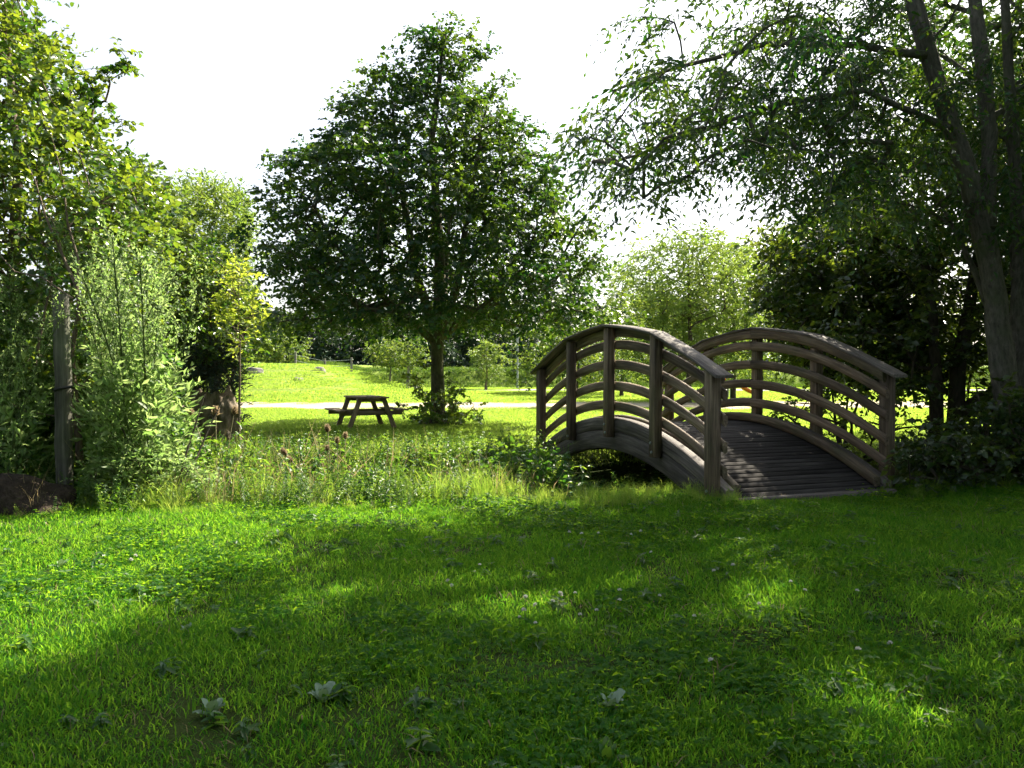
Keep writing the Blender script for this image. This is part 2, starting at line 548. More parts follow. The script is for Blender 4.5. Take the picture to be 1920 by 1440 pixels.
# far wooded hill behind everything
mb = MB()
ang = np.linspace(-1.1, 1.1, 60)
for k in range(2):
    r0 = 520 + 260 * k
    prof = np.linspace(0, 1, 8)
    A_, P_ = np.meshgrid(ang, prof)
    top = 13 + 9 * k + 5 * np.sin(A_ * 5 + k * 2) + 5 * np.sin(A_ * 13 + 1) + 2.0 * np.sin(A_ * 47)
    rr = r0 + 140 * P_
    zz = top * np.sin(P_ * np.pi / 2) - 2
    kk = (np.arange(7)[:, None] * 60 + np.arange(59)[None]).ravel()
    mb.add(np.stack([rr * np.sin(A_), rr * np.cos(A_), zz], -1), np.stack([kk, kk + 1, kk + 61, kk + 60], -1))
tag(mb.build("far_hill", M['hill'], smooth=True), kind='structure')


# ------------------------------------------------------------------ the footbridge
HL, SAG, HWID = 2.70, 0.65, 1.29


def arc(s):
    return SAG * (1 - (np.asarray(s) / HL) ** 2)


def sweep(b, s0, s1, w0, w1, z0, z1, n=14, ch=0.012, jit=0.0):
    """a chamfered timber of box section that follows the arc; w across, z above the arc"""
    s = np.linspace(s0, s1, n)
    zz0 = np.broadcast_to(z0(s) if callable(z0) else z0, s.shape)
    zz1 = np.broadcast_to(z1(s) if callable(z1) else z1, s.shape)
    base = arc(s)
    rows = []
    for wv, top, cz in ((w0, 0, ch), (w0 + ch, 0, 0), (w1 - ch, 0, 0), (w1, 0, ch), (w1, 1, -ch), (w1 - ch, 1, 0), (w0 + ch, 1, 0), (w0, 1, -ch)):
        rows.append(np.stack([np.full(n, wv), s, base + (zz1 if top else zz0) + cz], -1))
    V = np.stack(rows, 1)                            # n, 8, 3
    G = np.stack([np.broadcast_to(s[:, None], (n, 8)), V[..., 0], V[..., 2] - base[:, None]], -1)
    i = np.arange(n - 1)[:, None] * 8
    j = np.arange(8)[None]
    F = np.stack([i + j, i + 8 + j, i + 8 + (j + 1) % 8, i + (j + 1) % 8], -1).reshape(-1, 4)
    b.add(V.reshape(-1, 3), F, 0, G.reshape(-1, 3))
    b.add(V[0], np.arange(8)[None], 0, G[0])
    b.add(V[-1][::-1], np.arange(8)[None], 0, G[-1])


def cbox(b, c, s, ch=0.006, rx=0.0, ry=0.0, rz=0.0, long=0):
    """chamfered box: centre, full size; 'long' is the axis of the grain"""
    hx, hy, hz = s[0] / 2, s[1] / 2, s[2] / 2
    ch = min(ch, hx * 0.45, hy * 0.45, hz * 0.45)
    V = []
    for sx in (-1, 1):
        for sy in (-1, 1):
            for sz in (-1, 1):
                V += [(sx * (hx - ch), sy * (hy - ch), sz * hz), (sx * (hx - ch), sy * hy, sz * (hz - ch)), (sx * hx, sy * (hy - ch), sz * (hz - ch))]
    V = np.array(V)

    def ix(sx, sy, sz, k):
        return ((sx > 0) * 4 + (sy > 0) * 2 + (sz > 0)) * 3 + k
    Q, T = [], []
    for sg in (-1, 1):
        Q.append([ix(-1, -1, sg, 0), ix(1, -1, sg, 0), ix(1, 1, sg, 0), ix(-1, 1, sg, 0)])
        Q.append([ix(-1, sg, -1, 1), ix(-1, sg, 1, 1), ix(1, sg, 1, 1), ix(1, sg, -1, 1)])
        Q.append([ix(sg, -1, -1, 2), ix(sg, 1, -1, 2), ix(sg, 1, 1, 2), ix(sg, -1, 1, 2)])
    for a in (-1, 1):
        for c2 in (-1, 1):
            Q.append([ix(-1, a, c2, 0), ix(1, a, c2, 0), ix(1, a, c2, 1), ix(-1, a, c2, 1)])
            Q.append([ix(a, -1, c2, 0), ix(a, 1, c2, 0), ix(a, 1, c2, 2), ix(a, -1, c2, 2)])
            Q.append([ix(a, c2, -1, 1), ix(a, c2, 1, 1), ix(a, c2, 1, 2), ix(a, c2, -1, 2)])
            for d3 in (-1, 1):
                T.append([ix(a, c2, d3, 0), ix(a, c2, d3, 1), ix(a, c2, d3, 2)])
    o = [long] + [k for k in range(3) if k != long]
    G = V[:, o] + np.array(c)[o]
    for ax, an in ((0, rx), (1, ry), (2, rz)):
        if an:
            cs, sn = math.cos(an), math.sin(an)
            p, q = [(1, 2), (2, 0), (0, 1)][ax]
            a_, b_ = V[:, p] * cs - V[:, q] * sn, V[:, p] * sn + V[:, q] * cs
            V[:, p], V[:, q] = a_, b_
    V = V + np.array(c)
    b.add(V, np.array(Q), 0, G)
    b.add(V, np.array(T), 0, G)


def fix_normals(o):
    import bmesh
    bm = bmesh.new()
    bm.from_mesh(o.data)
    bmesh.ops.recalc_face_normals(bm, faces=bm.faces)
    bm.to_mesh(o.data)
    bm.free()
    return o


bridge = tag(empty("footbridge", (BC[0], BC[1], 0), math.atan2(BV[1], BV[0])),
             "weathered wooden humpback footbridge with arched slatted railings over the ditch", "bridge")
post_s = [-HL + 0.09, -1.33, 0.0, 1.33, HL - 0.09]
for side in (-1, 1):
    # glued arched girder in two layers, outer face flush with the backs of the posts
    wo, wi = side * HWID - side * 0.055, side * HWID - side * 0.055 - side * 0.14
    w0, w1 = min(wo, wi), max(wo, wi)
    b = MB()
    sweep(b, -HL - 0.06, HL + 0.06, w0, w1, -0.075, 0.125, 30)
    bo = fix_normals(b.build("girder", M['bridge'], bridge))
    b = MB()
    sweep(b, -HL + 0.0, HL - 0.0, w0 + 0.004, w1 - 0.004, lambda s: -0.35 - 0.04 * (s / HL) ** 2, -0.079, 30)
    fix_normals(b.build("girder", M['bridge'], bridge))
    # posts stand on the outer face
    pw0 = side * HWID - (0.05 if side < 0 else 0.05)
    for k, s in enumerate(post_s):
        zb = float(arc(s)) - 0.16 if 0 < k < 4 else -0.30
        zt = float(arc(s)) + 1.44
        b = MB()
        wd = 0.135 if k in (0, 4) else 0.125
        cbox(b, (side * (HWID + 0.012), s, (zb + zt) / 2), (wd, wd + 0.02, zt - zb), 0.012, rz=random.uniform(-.02, .02), ry=random.uniform(-.006, .006), long=2)
        fix_normals(b.build("post", M['rail'], bridge))
    # five curved rails, each in two lengths, on the inner face of the posts
    for k, zc in enumerate((1.37, 1.21 - 0.02, 0.90, 0.60, 0.30)):
        hh = 0.078 if k == 0 else 0.068
        wo, wi = side * (HWID - 0.058), side * (HWID - 0.058) - side * 0.062
        w0, w1 = min(wo, wi), max(wo, wi)
        for (s0, s1) in ((-HL - (0.015 if k else -0.04), -0.003), (0.003, HL + 0.015)):
            b = MB()
            j = random.uniform(-0.012, 0.012)
            sweep(b, s0, s1, w0, w1, zc - hh + j, zc + hh + j, 14, 0.022)
            fix_normals(b.build("rail", M['rail'], bridge))
    # cap board in four straight lengths
    ks = [-HL - 0.14, -1.36, 0.0, 1.36, HL + 0.14]
    for q in range(4):
        b = MB()
        s0, s1 = ks[q] + 0.002, ks[q + 1] - 0.002

        def lin(s, s0=s0, s1=s1):
            return (arc(s0) * (s1 - s) + arc(s1) * (s - s0)) / (s1 - s0) - arc(s)
        sweep(b, s0, s1, side * HWID - 0.135, side * HWID + 0.105, lambda s: 0.6 * lin(s) + 1.452, lambda s: 0.6 * lin(s) + 1.488, 7, 0.006)
        fix_normals(b.build("cap_board", M['bridge'], bridge))
    # kerb timber beside the deck
    wi = side * (HWID - 0.20)
    b = MB()
    sweep(b, -HL - 0.02, -0.25, min(wi, wi - side * 0.10), max(wi, wi - side * 0.10), 0.03, 0.155, 16, 0.018)
    fix_normals(b.build("kerb_timber", M['rail'], bridge))
    b = MB()
    sweep(b, -0.245, HL + 0.02, min(wi, wi - side * 0.10), max(wi, wi - side * 0.10), 0.03, 0.155, 16, 0.018)
    fix_normals(b.build("kerb_timber", M['rail'], bridge))
bolt = MB()
tube(bolt, [(-0.012, 0, 0), (0.0, 0, 0), (0.012, 0, 0)], [0.017, 0.019, 0.015], 8)
bolt_me = bolt.mesh("bolt", M['steel'])
for side in (-1, 1):
    for k, s in enumerate(post_s):
        for dz in (0.03, -0.09):
            for f in (-1, 1):
                if f == -1 and side == 1 or f == 1 and side == -1:
                    continue
                o = bpy.data.objects.new("bolt", bolt_me)
                COL.objects.link(o)
                o.parent = bridge
                o.location = (side * (HWID + 0.012 + 0.073), s + 0.02 * dz * 10, float(arc(s)) + dz)
# deck planks one by one
npl = 58
pm = []
for k in range(npl):
    s0 = -HL - 0.05 + (2 * HL + 0.10) * k / npl
    wdt = (2 * HL + 0.10) / npl
    s = s0 + wdt / 2
    ang_ = math.atan(-2 * SAG * s / HL ** 2)
    b = MB()
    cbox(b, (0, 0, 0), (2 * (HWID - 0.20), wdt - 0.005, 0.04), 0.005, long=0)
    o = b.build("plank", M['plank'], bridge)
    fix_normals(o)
    o.location = (random.uniform(-.008, .008), s, float(arc(s)) + 0.002 + random.uniform(-.002, .002))
    o.rotation_euler = (ang_ + random.uniform(-.006, .006), 0, random.uniform(-.003, .003))
# threshold beams at each end
for s in (-HL - 0.13, HL + 0.13):
    b = MB()
    cbox(b, (0, s, -0.075), (2 * HWID - 0.2, 0.13, 0.16), 0.012, long=0)
    fix_normals(b.build("threshold_beam", M['bridge'], bridge))


# ------------------------------------------------------------------ trees
def bez(a, c, b, n):
    t = np.linspace(0, 1, n)[:, None]
    return a * (1 - t) ** 2 + 2 * c * t * (1 - t) + b * t * t


def spread(cand, mind, n):
    out = np.full((n, 3), 1e6)
    k = 0
    for c in np.asarray(cand):
        if k >= n:
            break
        d = out[:k + 1] - c
        if np.einsum('ij,ij->i', d, d).min() > mind ** 2:
            out[k] = c
            k += 1
    return out[:k]


def make_tree(name, label, cat, base, stems, clumps, crad, leaf_n, leaf, mat, bark, seed=1, hexa=False, droop=0.25,
              rk=0.011, twig=True, group=None, flat=0.7, rmin=0.006, spray=1.0, stem_r=None, up=0.55, sides=7, crown_name="crown"):
    """stems: polylines in scene space; clumps: centres of leaf sprays. Branches grow from the nearest wood."""
    rng = np.random.default_rng(seed)
    base = np.asarray(base, float)
    nodes, par, rad0 = [], [], []
    for st, r in stems:
        st = np.asarray(st, float)
        seg = []
        for q in range(len(st) - 1):
            m_ = max(2, int(np.linalg.norm(st[q + 1] - st[q]) / 0.35))
            seg.append(st[q] + (st[q + 1] - st[q]) * (np.arange(m_)[:, None] / m_))
        seg.append(st[-1][None])
        P = np.concatenate(seg)
        k = np.linspace(0, 1, len(P))
        P = P + np.cumsum(rng.normal(size=P.shape) * 0.008, 0) * (k[:, None] > 0)
        R = r * (1 - 0.75 * k)
        R[0] = r * 1.25
        prev = -1
        if nodes:                                   # fork off earlier wood when the stem starts on it
            D2 = np.sum((np.array(nodes) - P[0]) ** 2, 1)
            if D2.min() < 0.5:
                prev = int(D2.argmin())
        for p_, r_ in zip(P, R):
            nodes.append(p_)
            par.append(prev)
            rad0.append(r_)
            prev = len(nodes) - 1
    nstem = len(nodes)
    clumps = np.asarray(clumps)
    buf = np.full((nstem + 60 * len(clumps), 3), 1e6)
    buf[:nstem] = nodes
    d0 = np.array([np.min(np.linalg.norm(np.array(nodes) - c, axis=1)) for c in clumps])
    branches = []
    cnt = np.zeros(nstem).tolist()
    for ci in np.argsort(d0):
        c = clumps[ci]
        NA = buf[:len(nodes)]
        v = c - NA
        dist = np.linalg.norm(v, axis=1)
        pen = np.clip(NA[:, 2] - c[2] + 0.45 * np.linalg.norm(v[:, :2], axis=1), 0, None)
        q = int(np.argmin(dist + 0.9 * pen))
        a = NA[q]
        L = dist[q]
        m_ = max(3, int(L / 0.4) + 2)
        mid = (a + c) / 2 + np.array([0, 0, 0.12 * L]) + rng.normal(size=3) * 0.07 * L
        P = bez(a, mid, c, m_)
        prev = q
        ids = [q]
        for p_ in P[1:]:
            buf[len(nodes)] = p_
            nodes.append(p_)
            par.append(prev)
            rad0.append(0)
            cnt.append(0)
            prev = len(nodes) - 1
            ids.append(prev)
        cnt[prev] = 1
        branches.append(ids)
    cnt = np.array(cnt, float)
    for q in range(len(nodes) - 1, -1, -1):
        if par[q] >= 0:
            cnt[par[q]] += cnt[q]
    R = np.maximum(rk * np.sqrt(np.maximum(cnt, 0.3)), rmin)
    R[:nstem] = np.array(rad0[:nstem])
    NA = np.array(nodes) - base
    tb = MB()
    q = 0
    # stems again as tubes
    stem_ids = []
    cur = []
    for k in range(nstem):
        if cur and par[k] != cur[-1]:
            stem_ids.append(cur)
            cur = [par[k]] if par[k] >= 0 else []
        cur.append(k)
    stem_ids.append(cur)
    for ids in stem_ids:
        rr = R[ids].copy()
        rr[0] = min(rr[0], rr[1] * 1.5) if len(rr) > 1 else rr[0]
        tube(tb, NA[ids], rr, 12, 0, rough=0.05, rng=rng)
    for ids in branches:
        rr = R[ids].copy()
        rr[0] = rr[1] if len(rr) > 1 else rr[0]
        tube(tb, NA[ids], rr, 5 if rr[0] < 0.03 else sides, 0, cap=False, rng=rng)
    # leaf sprays
    lb = MB()
    nc = len(clumps)
    crad = np.broadcast_to(np.asarray(crad, float), (nc,))
    T = max(3, int(leaf_n / 9))
    K = 9
    axis = nrm(clumps - base - np.array([0, 0, 0.35 * (clumps[:, 2].max() - base[2])]))
    tw_d = rng.normal(size=(nc, T, 3))
    tw_d[..., 2] *= flat
    tw_d = nrm(tw_d + 0.55 * axis[:, None])
    tw_l = crad[:, None] * rng.uniform(0.55, 1.15, (nc, T)) * spray
    st = clumps[:, None] + tw_d * tw_l[..., None] * rng.uniform(-0.15, 0.25, (nc, T))[..., None] + rng.normal(size=(nc, T, 3)) * crad[:, None, None] * 0.16
    s = (np.arange(K) + 0.7) / K
    dr = np.array([0, 0, -droop])
    Pl = st[:, :, None] + tw_d[:, :, None] * tw_l[..., None, None] * s[None, None, :, None] + dr * (s ** 2)[None, None, :, None] * tw_l[..., None, None]
    sd = nrm(np.cross(tw_d, np.array([0, 0, 1.0])))
    sgn = np.where(np.arange(K) % 2 == 0, 1, -1)[None, None, :, None]
    Dl = tw_d[:, :, None] * 0.55 + sd[:, :, None] * sgn * 0.8 + rng.normal(size=(nc, T, K, 3)) * 0.35 + np.array([0, 0, -droop])
    Nl = np.array([0, 0, up]) + rng.normal(size=(nc, T, K, 3)) * 0.5
    a = np.clip(rng.normal(0.42, 0.22, (nc, 1, 1)) + rng.normal(0, 0.2, (nc, T, K)), 0, 1)
    n_ = nc * T * K
    sz = rng.uniform(0.5, 1.3, n_)
    leaf_cloud(lb, Pl.reshape(-1, 3) - base, Dl.reshape(-1, 3), Nl.reshape(-1, 3), leaf[0] * sz, leaf[1] * sz, hexa, a.ravel())
    if twig:
        for c_ in range(nc):
            for t_ in range(0, T, 2):
                p3 = np.stack([clumps[c_], st[c_, t_] + tw_d[c_, t_] * tw_l[c_, t_] * 0.35 + dr * 0.1 * tw_l[c_, t_], st[c_, t_] + tw_d[c_, t_] * tw_l[c_, t_] * 0.85 + dr * 0.7 * tw_l[c_, t_]]) - base
                tube(tb, p3, np.array([1, .75, .45]) * rmin, 3, 0, cap=False, rng=rng)
    root = tag(empty(name, base), label, cat, group)
    tb.build("trunk", bark, root, smooth=True)
    lb.build(crown_name, mat, root)
    return root


def ground_at(x, y):
    return np.array([x, y, h1(x, y)])


# --- the linden in the meadow
LB = ground_at(-2.0, 21.4)
zs = [2.0, 2.3, 2.8, 3.5, 4.9, 6.4, 7.8, 8.5, 9.9, 10.7]
rl = [3.0, 4.0, 4.7, 4.9, 4.8, 4.5, 3.6, 2.5, 1.5, 0.5]
rr_ = [3.4, 4.3, 4.8, 4.7, 4.3, 3.6, 2.8, 2.2, 1.5, 0.8]
rng = np.random.default_rng(21)
cand = []
while len(cand) < 9000:
    z = rng.uniform(2.65, 10.6)
    th = rng.uniform(0, 2 * np.pi)
    R_ = np.interp(z, zs, rl) * (1 - math.cos(th)) / 2 + np.interp(z, zs, rr_) * (1 + math.cos(th)) / 2
    R_ *= 1 + 0.10 * math.sin(5 * th + z * 1.7) + 0.08 * math.sin(3 * z + 2 * th) + 0.05 * math.sin(9 * th - 4 * z)
    u = rng.uniform(0, 1) ** 0.42
    if u < 0.3 and z < 8.5:
        continue
    r = max(R_ - 0.35 - 0.35 * float(sm((z - 6.5) / 2)), 0.05) * u
    cand.append([LB[0] + r * math.cos(th), LB[1] + 0.78 * r * math.sin(th), z])
cl = spread(cand, 0.545, 560)
tips = np.array([W(785, 55, 21.4), W(868, 50, 21.2), W(900, 95, 21.4), W(830, 75, 21.4), W(940, 150, 21.5), W(570, 270, 21.4), W(720, 125, 21.0), W(660, 195, 21.3), W(510, 370, 21.2)])
tips[:, 2] -= 0.25
cl = np.concatenate([cl, tips])
fork = LB + np.array([0.0, 0, 2.35])
stems = [([LB + [0, 0, -0.1], LB + [0.02, 0, 0.5], LB + [-0.02, 0, 1.4], fork, fork + [0.05, 0.1, 2.2], fork + [-0.1, 0.1, 5.2], fork + [0.25, 0, 8.0]], 0.20),
         ([fork, fork + [-0.5, -0.3, 1.6], fork + [-0.95, -0.4, 4.2], fork + [-1.2, -0.3, 6.4]], 0.13),
         ([fork, fork + [0.6, -0.4, 1.4], fork + [0.95, -0.4, 4.0], fork + [1.3, -0.3, 6.0]], 0.13),
         ([fork + [0, 0, -0.2], fork + [-1.4, -0.5, 1.1], fork + [-2.6, -0.6, 2.4], fork + [-3.2, -0.6, 3.6]], 0.11),
         ([fork + [0, 0, -0.1], fork + [1.4, 0.3, 1.0], fork + [2.6, 0.4, 2.2]], 0.10),
         ([fork, fork + [0.1, 1.4, 1.6], fork + [0.2, 2.0, 4.0]], 0.11)]
lin = make_tree("linden_tree", "broad conical linden tree standing alone in the sunny meadow beside the picnic table", "tree", LB, stems, cl, 0.60, 108,
                (0.125, 0.11), M['linden'], M['bark'], 3, hexa=False, droop=0.35, rk=0.012, up=0.8, flat=0.6)
# suckers round the foot of the linden
rng = np.random.default_rng(4)
cand = [[LB[0] + rng.normal() * 0.46, LB[1] - 0.15 + rng.normal() * 0.45, LB[2] + 0.12 + abs(rng.normal()) * 0.42] for _ in range(600)]
cand = [c for c in cand if math.hypot(c[0] - LB[0], c[1] - LB[1]) > 0.3 and c[2] < 1.25]
cl = spread(cand, 0.20, 44)
cl = np.concatenate([cl, [[LB[0] - 0.75, LB[1], 1.2], [LB[0] - 0.35, LB[1] - .2, 1.5], [LB[0] + .35, LB[1] - .2, 1.2]]])
make_tree("basal_shoots", "low leafy sucker shoots ringing the foot of the linden trunk", "shrub", LB + [0, -0.30, 0],
          [([LB + [-.1, -.30, 0], LB + [-.2, -.33, .3]], 0.02), ([LB + [.15, -.30, 0], LB + [.3, -.33, .3]], 0.02)], cl, 0.27, 45, (0.10, 0.085), M['hazel'], M['bark_thin'], 8, rk=0.006, droop=0.1)


# --- the big leaning ash-like tree on the right: place sprays inside the outline its canopy has
def in_poly(x, y, poly):
    c = False
    n = len(poly)
    j = n - 1
    for i in range(n):
        if (poly[i][1] > y) != (poly[j][1] > y) and x < (poly[j][0] - poly[i][0]) * (y - poly[i][1]) / (poly[j][1] - poly[i][1] + 1e-9) + poly[i][0]:
            c = not c
        j = i
    return c


def clumps_in(rng, poly, dist, n, mind, ntry=9000):
    xs_ = [p[0] for p in poly]
    ys_ = [p[1] for p in poly]
    out = []
    for _ in range(ntry):
        x, y = rng.uniform(min(xs_), max(xs_)), rng.uniform(min(ys_), max(ys_))
        if in_poly(x, y, poly):
            d = dist(x, y, rng)
            out.append(W(x, y, d))
    return spread(out, mind, n)


GLADES = [(820, 1130, 150, 50), (1000, 1130, 110, 60), (620, 1110, 80, 40), (1290, 1030, 90, 22), (1450, 1060, 70, 45), (1430, 1150, 130, 45), (1720, 1160, 60, 30), (1180, 1090, 80, 28), (1610, 1350, 60, 35), (480, 1190, 150, 38), (760, 1265, 130, 38), (1500, 1260, 120, 28), (1250, 1180, 80, 28)]


def sun_gap(c):
    """does the shadow of this spray fall on one of the sunny spots of the lawn?"""
    k = 1 / math.tan(SUN_EL)
    gx, gy = c[0] - c[2] * k * math.sin(SUN_AZ), c[1] - c[2] * k * math.cos(SUN_AZ)
    if gy < 2.2:
        return False
    px, py = 960 + FPX * gx / gy, 690 + FPX * CAM_H / gy
    if py < np.interp(px, [-600, 0, 120, 250, 420, 580, 720, 880, 900], [1440, 1320, 1275, 1205, 1130, 1085, 1035, 960, 900]):
        return True
    return any(((px - a) / (w * 1.2)) ** 2 + ((py - b) / (h * 1.2)) ** 2 < 1 for a, b, w, h in GLADES)


rng = np.random.default_rng(31)
AB = ground_at(6.95, 11.2)
polyA = [(1090, 215), (1170, 170), (1300, 110), (1420, 30), (1450, -130), (1560, -400), (1600, -900), (2150, -1000), (2150, 430), (1750, 430), (1560, 400), (1440, 370), (1400, 300), (1290, 350), (1200, 385), (1130, 335), (1085, 270)]
clA = clumps_in(rng, polyA, lambda x, y, r: r.normal(10.2 + (0.0042 if x < 1400 else 0.0009) * (x - 1400) - 0.0022 * min(y, 0) + 1.7 * float(sm((x - 1500) / 250)), 0.8), 900, 0.44, 30000)
polyA2 = [(1150, -30), (1180, -110), (1430, -130), (1440, 10), (1330, 10), (1240, 60), (1170, 45)]
clA = np.concatenate([clA, clumps_in(rng, polyA2, lambda x, y, r: r.normal(9.2, 0.4), 30, 0.4)])
clA = np.concatenate([clA, clumps_in(rng, [(1330, 130), (1450, 20), (1760, 20), (1760, 410), (1460, 360)], lambda x, y, r: r.normal(11.4, 0.7), 45, 0.45)])
clA = np.concatenate([clA, clumps_in(rng, [(1640, -150), (1640, -950), (2150, -1000), (2150, -150)], lambda x, y, r: r.normal(12.6, 1.5), 620, 0.36, 20000)])
clA = np.array([c for c in clA if not (sun_gap(c) and (CAM_H + (690 - 20) / FPX * c[1] < c[2] or rng.uniform() < 0.12))])
a0 = AB
stems = [([a0 + [0, 0, -0.2], W(1893, 800, 11.2), W(1868, 560, 11.2), W(1840, 420, 11.1), W(1795, 260, 11.0), W(1740, 90, 10.9), W(1700, -60, 10.8), W(1600, -420, 11.2), W(1560, -650, 12)], 0.175),
         ([W(1842, 430, 11.1), W(1846, 250, 11.2), W(1815, 40, 11.3), W(1800, -120, 11.4), W(1790, -600, 12.0)], 0.115),
         ([a0 + [0.12, 0.25, -0.2], W(1912, 700, 11.5), W(1908, 420, 11.5), W(1892, 180, 11.6), W(1872, 0, 11.7), W(1900, -500, 12.2)], 0.115),
         ([W(1880, 640, 11.2), W(1830, 520, 11.5), W(1760, 380, 11.8)], 0.07),
         ([W(1745, 110, 10.9), W(1600, 90, 10.6), W(1430, 90, 10.2), W(1280, 130, 9.6), W(1150, 180, 9.1)], 0.055),
         ([W(1790, 250, 11.0), W(1620, 170, 10.5), W(1450, 200, 10.1), W(1300, 250, 9.6), W(1160, 300, 9.1)], 0.05),
         ([W(1700, -60, 10.8), W(1560, -110, 10.2), W(1400, -90, 9.7), W(1250, -20, 9.2)], 0.06)]
make_tree("leaning_ash_tree", "tall multi-stemmed tree leaning left with drooping branches over the footbridge", "tree", AB, stems, clA, 0.50, 135, (0.098, 0.038), M['ash'], M['bark_ash'], 5, hexa=False,
          droop=0.55, rk=0.0085, up=0.6, flat=0.5, spray=1.15, rmin=0.004)


# --- thicket right of the bridge
def bush(name, label, poly, dist, n, mind, base, seed, mat, leaf, crad, leaf_n, stems=None, bark=None, hexa=False, cat="shrub", group=None, **kw):
    rng = np.random.default_rng(seed)
    cl_ = clumps_in(rng, poly, dist, n, mind)
    cl_ = np.array([c for c in cl_ if c[2] > h1(c[0], c[1]) + 0.08])
    if cat == "tree" and base[0] > 6:
        cl_ = np.array([c for c in cl_ if not (CAM_H + (690 - 20) / FPX * c[1] < c[2] and sun_gap(c))])
    base = np.asarray(base, float)
    if stems is None:
        stems = []
        for k in range(3):
            t = base + [rng.normal() * 0.35, rng.normal() * 0.3, 0]
            stems.append(([base + [rng.normal() * 0.12, rng.normal() * 0.12, -0.05], (base + t) / 2 + [0, 0, 0.6], t + [0, 0, 1.3]], 0.02 if 'growth' in name or 'clump' in name else 0.045))
    return make_tree(name, label, cat, base, stems, cl_, crad, leaf_n, leaf, mat, bark or M['bark_dark'], seed, hexa=hexa, group=group, **kw)


TB = ground_at(7.1, 13.6)
polyT = [(1455, 420), (1440, 520), (1470, 640), (1600, 690), (1700, 730), (1780, 735), (1900, 760), (2500, 760), (2500, 200), (1900, 200), (1700, 330), (1560, 380)]
bush("thicket_tree", "dense dark tree with twin trunks in the shade right behind the footbridge", polyT, lambda x, y, r: r.normal(14.2, 0.9), 420, 0.46, TB, 41, M['darkleaf'], (0.12, 0.08), 0.55, 117,
     stems=[([TB + [0, 0, -0.3], W(1756, 790, 13.6), W(1752, 700, 13.6), W(1740, 520, 13.8), W(1690, 380, 14)], 0.16), ([TB + [0.25, 0.2, -0.3], W(1792, 790, 13.8), W(1796, 690, 13.8), W(1830, 480, 14.0), W(1860, 300, 14.2)], 0.18)], cat="tree", droop=0.2, rk=0.009)
TB2 = ground_at(10.6, 16.2)
polyT2 = [(1480, 470), (1500, 600), (1640, 660), (1850, 700), (2600, 760), (2600, -300), (1900, -150), (1700, 150), (1560, 400)]
bush("rear_thicket_tree", "tall shadowed tree filling the gap behind the leaning stems at the right edge", polyT2, lambda x, y, r: r.normal(17.5, 1.2), 420, 0.66, TB2, 42, M['darkleaf'], (0.16, 0.10), 0.8, 117,
     stems=[([TB2 + [0, 0, -0.3], TB2 + [0.1, 0, 2.5], TB2 + [-0.6, 0, 5.0], TB2 + [-0.4, 0, 8]], 0.2)], cat="tree", rk=0.011)
bush("bramble_bush", "dark low bramble bush at the foot of the trees right of the footbridge", [(1705, 830), (1700, 950), (1760, 965), (2300, 1010), (2300, 700), (1900, 740), (1800, 800)], lambda x, y, r: r.uniform(9.9, 12.0), 380, 0.27, ground_at(6.6, 10.8), 43, M['darkleaf'], (0.10, 0.07), 0.42, 72, droop=0.3)
bush("hawthorn_bush", "small-leaved bush seen through the right railing of the footbridge", [(1440, 775), (1500, 800), (1560, 850), (1690, 900), (1760, 860), (1740, 790), (1650, 800), (1600, 770), (1540, 740), (1470, 760)], lambda x, y, r: r.uniform(13.2, 14.6), 46, 0.30, ground_at(5.9, 13.9), 44, M['fargreen'], (0.075, 0.05), 0.30, 45)
bush("hornbeam_bush", "dark rounded hornbeam bush behind the top of the right railing", [(1440, 480), (1420, 560), (1450, 640), (1500, 690), (1560, 720), (1660, 740), (1740, 700), (1740, 500), (1600, 430), (1500, 440)], lambda x, y, r: r.normal(15.2, 0.5), 200, 0.36, ground_at(6.3, 15.3), 45, M['darkleaf'], (0.11, 0.07), 0.45, 90)
EB = ground_at(11.5, 9.5)
bush("verge_tree", "leafy tree at the far right edge shading the lawn", [(2120, 500), (2180, -1250), (3400, -1250), (3500, 500)], lambda x, y, r: r.normal(9.2, 0.9), 560, 0.5, EB, 46, M['ash'], (0.16, 0.08), 0.7, 90,
     stems=[([EB + [0, 0, -0.3], EB + [0, 0, 2.5], EB + [-0.3, 0, 5]], 0.18)], cat="tree")

bush("bramble_clump", "dark bramble clump left of the arch of the footbridge", [(905, 900), (930, 860), (980, 845), (1030, 860), (1060, 880), (1090, 930), (1040, 955), (930, 950)], lambda x, y, r: r.uniform(10.4, 12.2), 70, 0.22, ground_at(0.35, 11.3), 47, M['weed'], (0.085, 0.065), 0.27, 54, droop=0.25, rk=0.003, rmin=0.0025)
# --- trees on the left
HB = ground_at(-7.4, 11.6)
polyH = [(-260, -260), (-60, -260), (20, -60), (60, 10), (75, 90), (140, 110), (150, 150), (130, 180), (165, 250), (195, 300), (270, 330), (295, 380), (285, 470), (250, 600), (300, 720), (200, 860), (-260, 860)]
bush("hazel_tree", "bright sunlit hazel tree with round leaves filling the left edge", polyH, lambda x, y, r: r.normal(11.6, 0.8), 640, 0.35, HB, 51, M['hazel'], (0.085, 0.07), 0.44, 99,
     stems=[([HB, HB + [0.1, 0, 2], HB + [0.3, 0, 4.5], HB + [0.1, 0, 7]], 0.12), ([HB + [0.1, 0, 0], HB + [0.8, 0.1, 2], HB + [1.3, 0.1, 4]], 0.08), ([HB, HB + [-0.8, 0, 2.2], HB + [-1.2, 0, 5]], 0.09)], cat="tree", hexa=True, droop=0.15, up=0.35, rk=0.008, bark=M['bark_thin'])
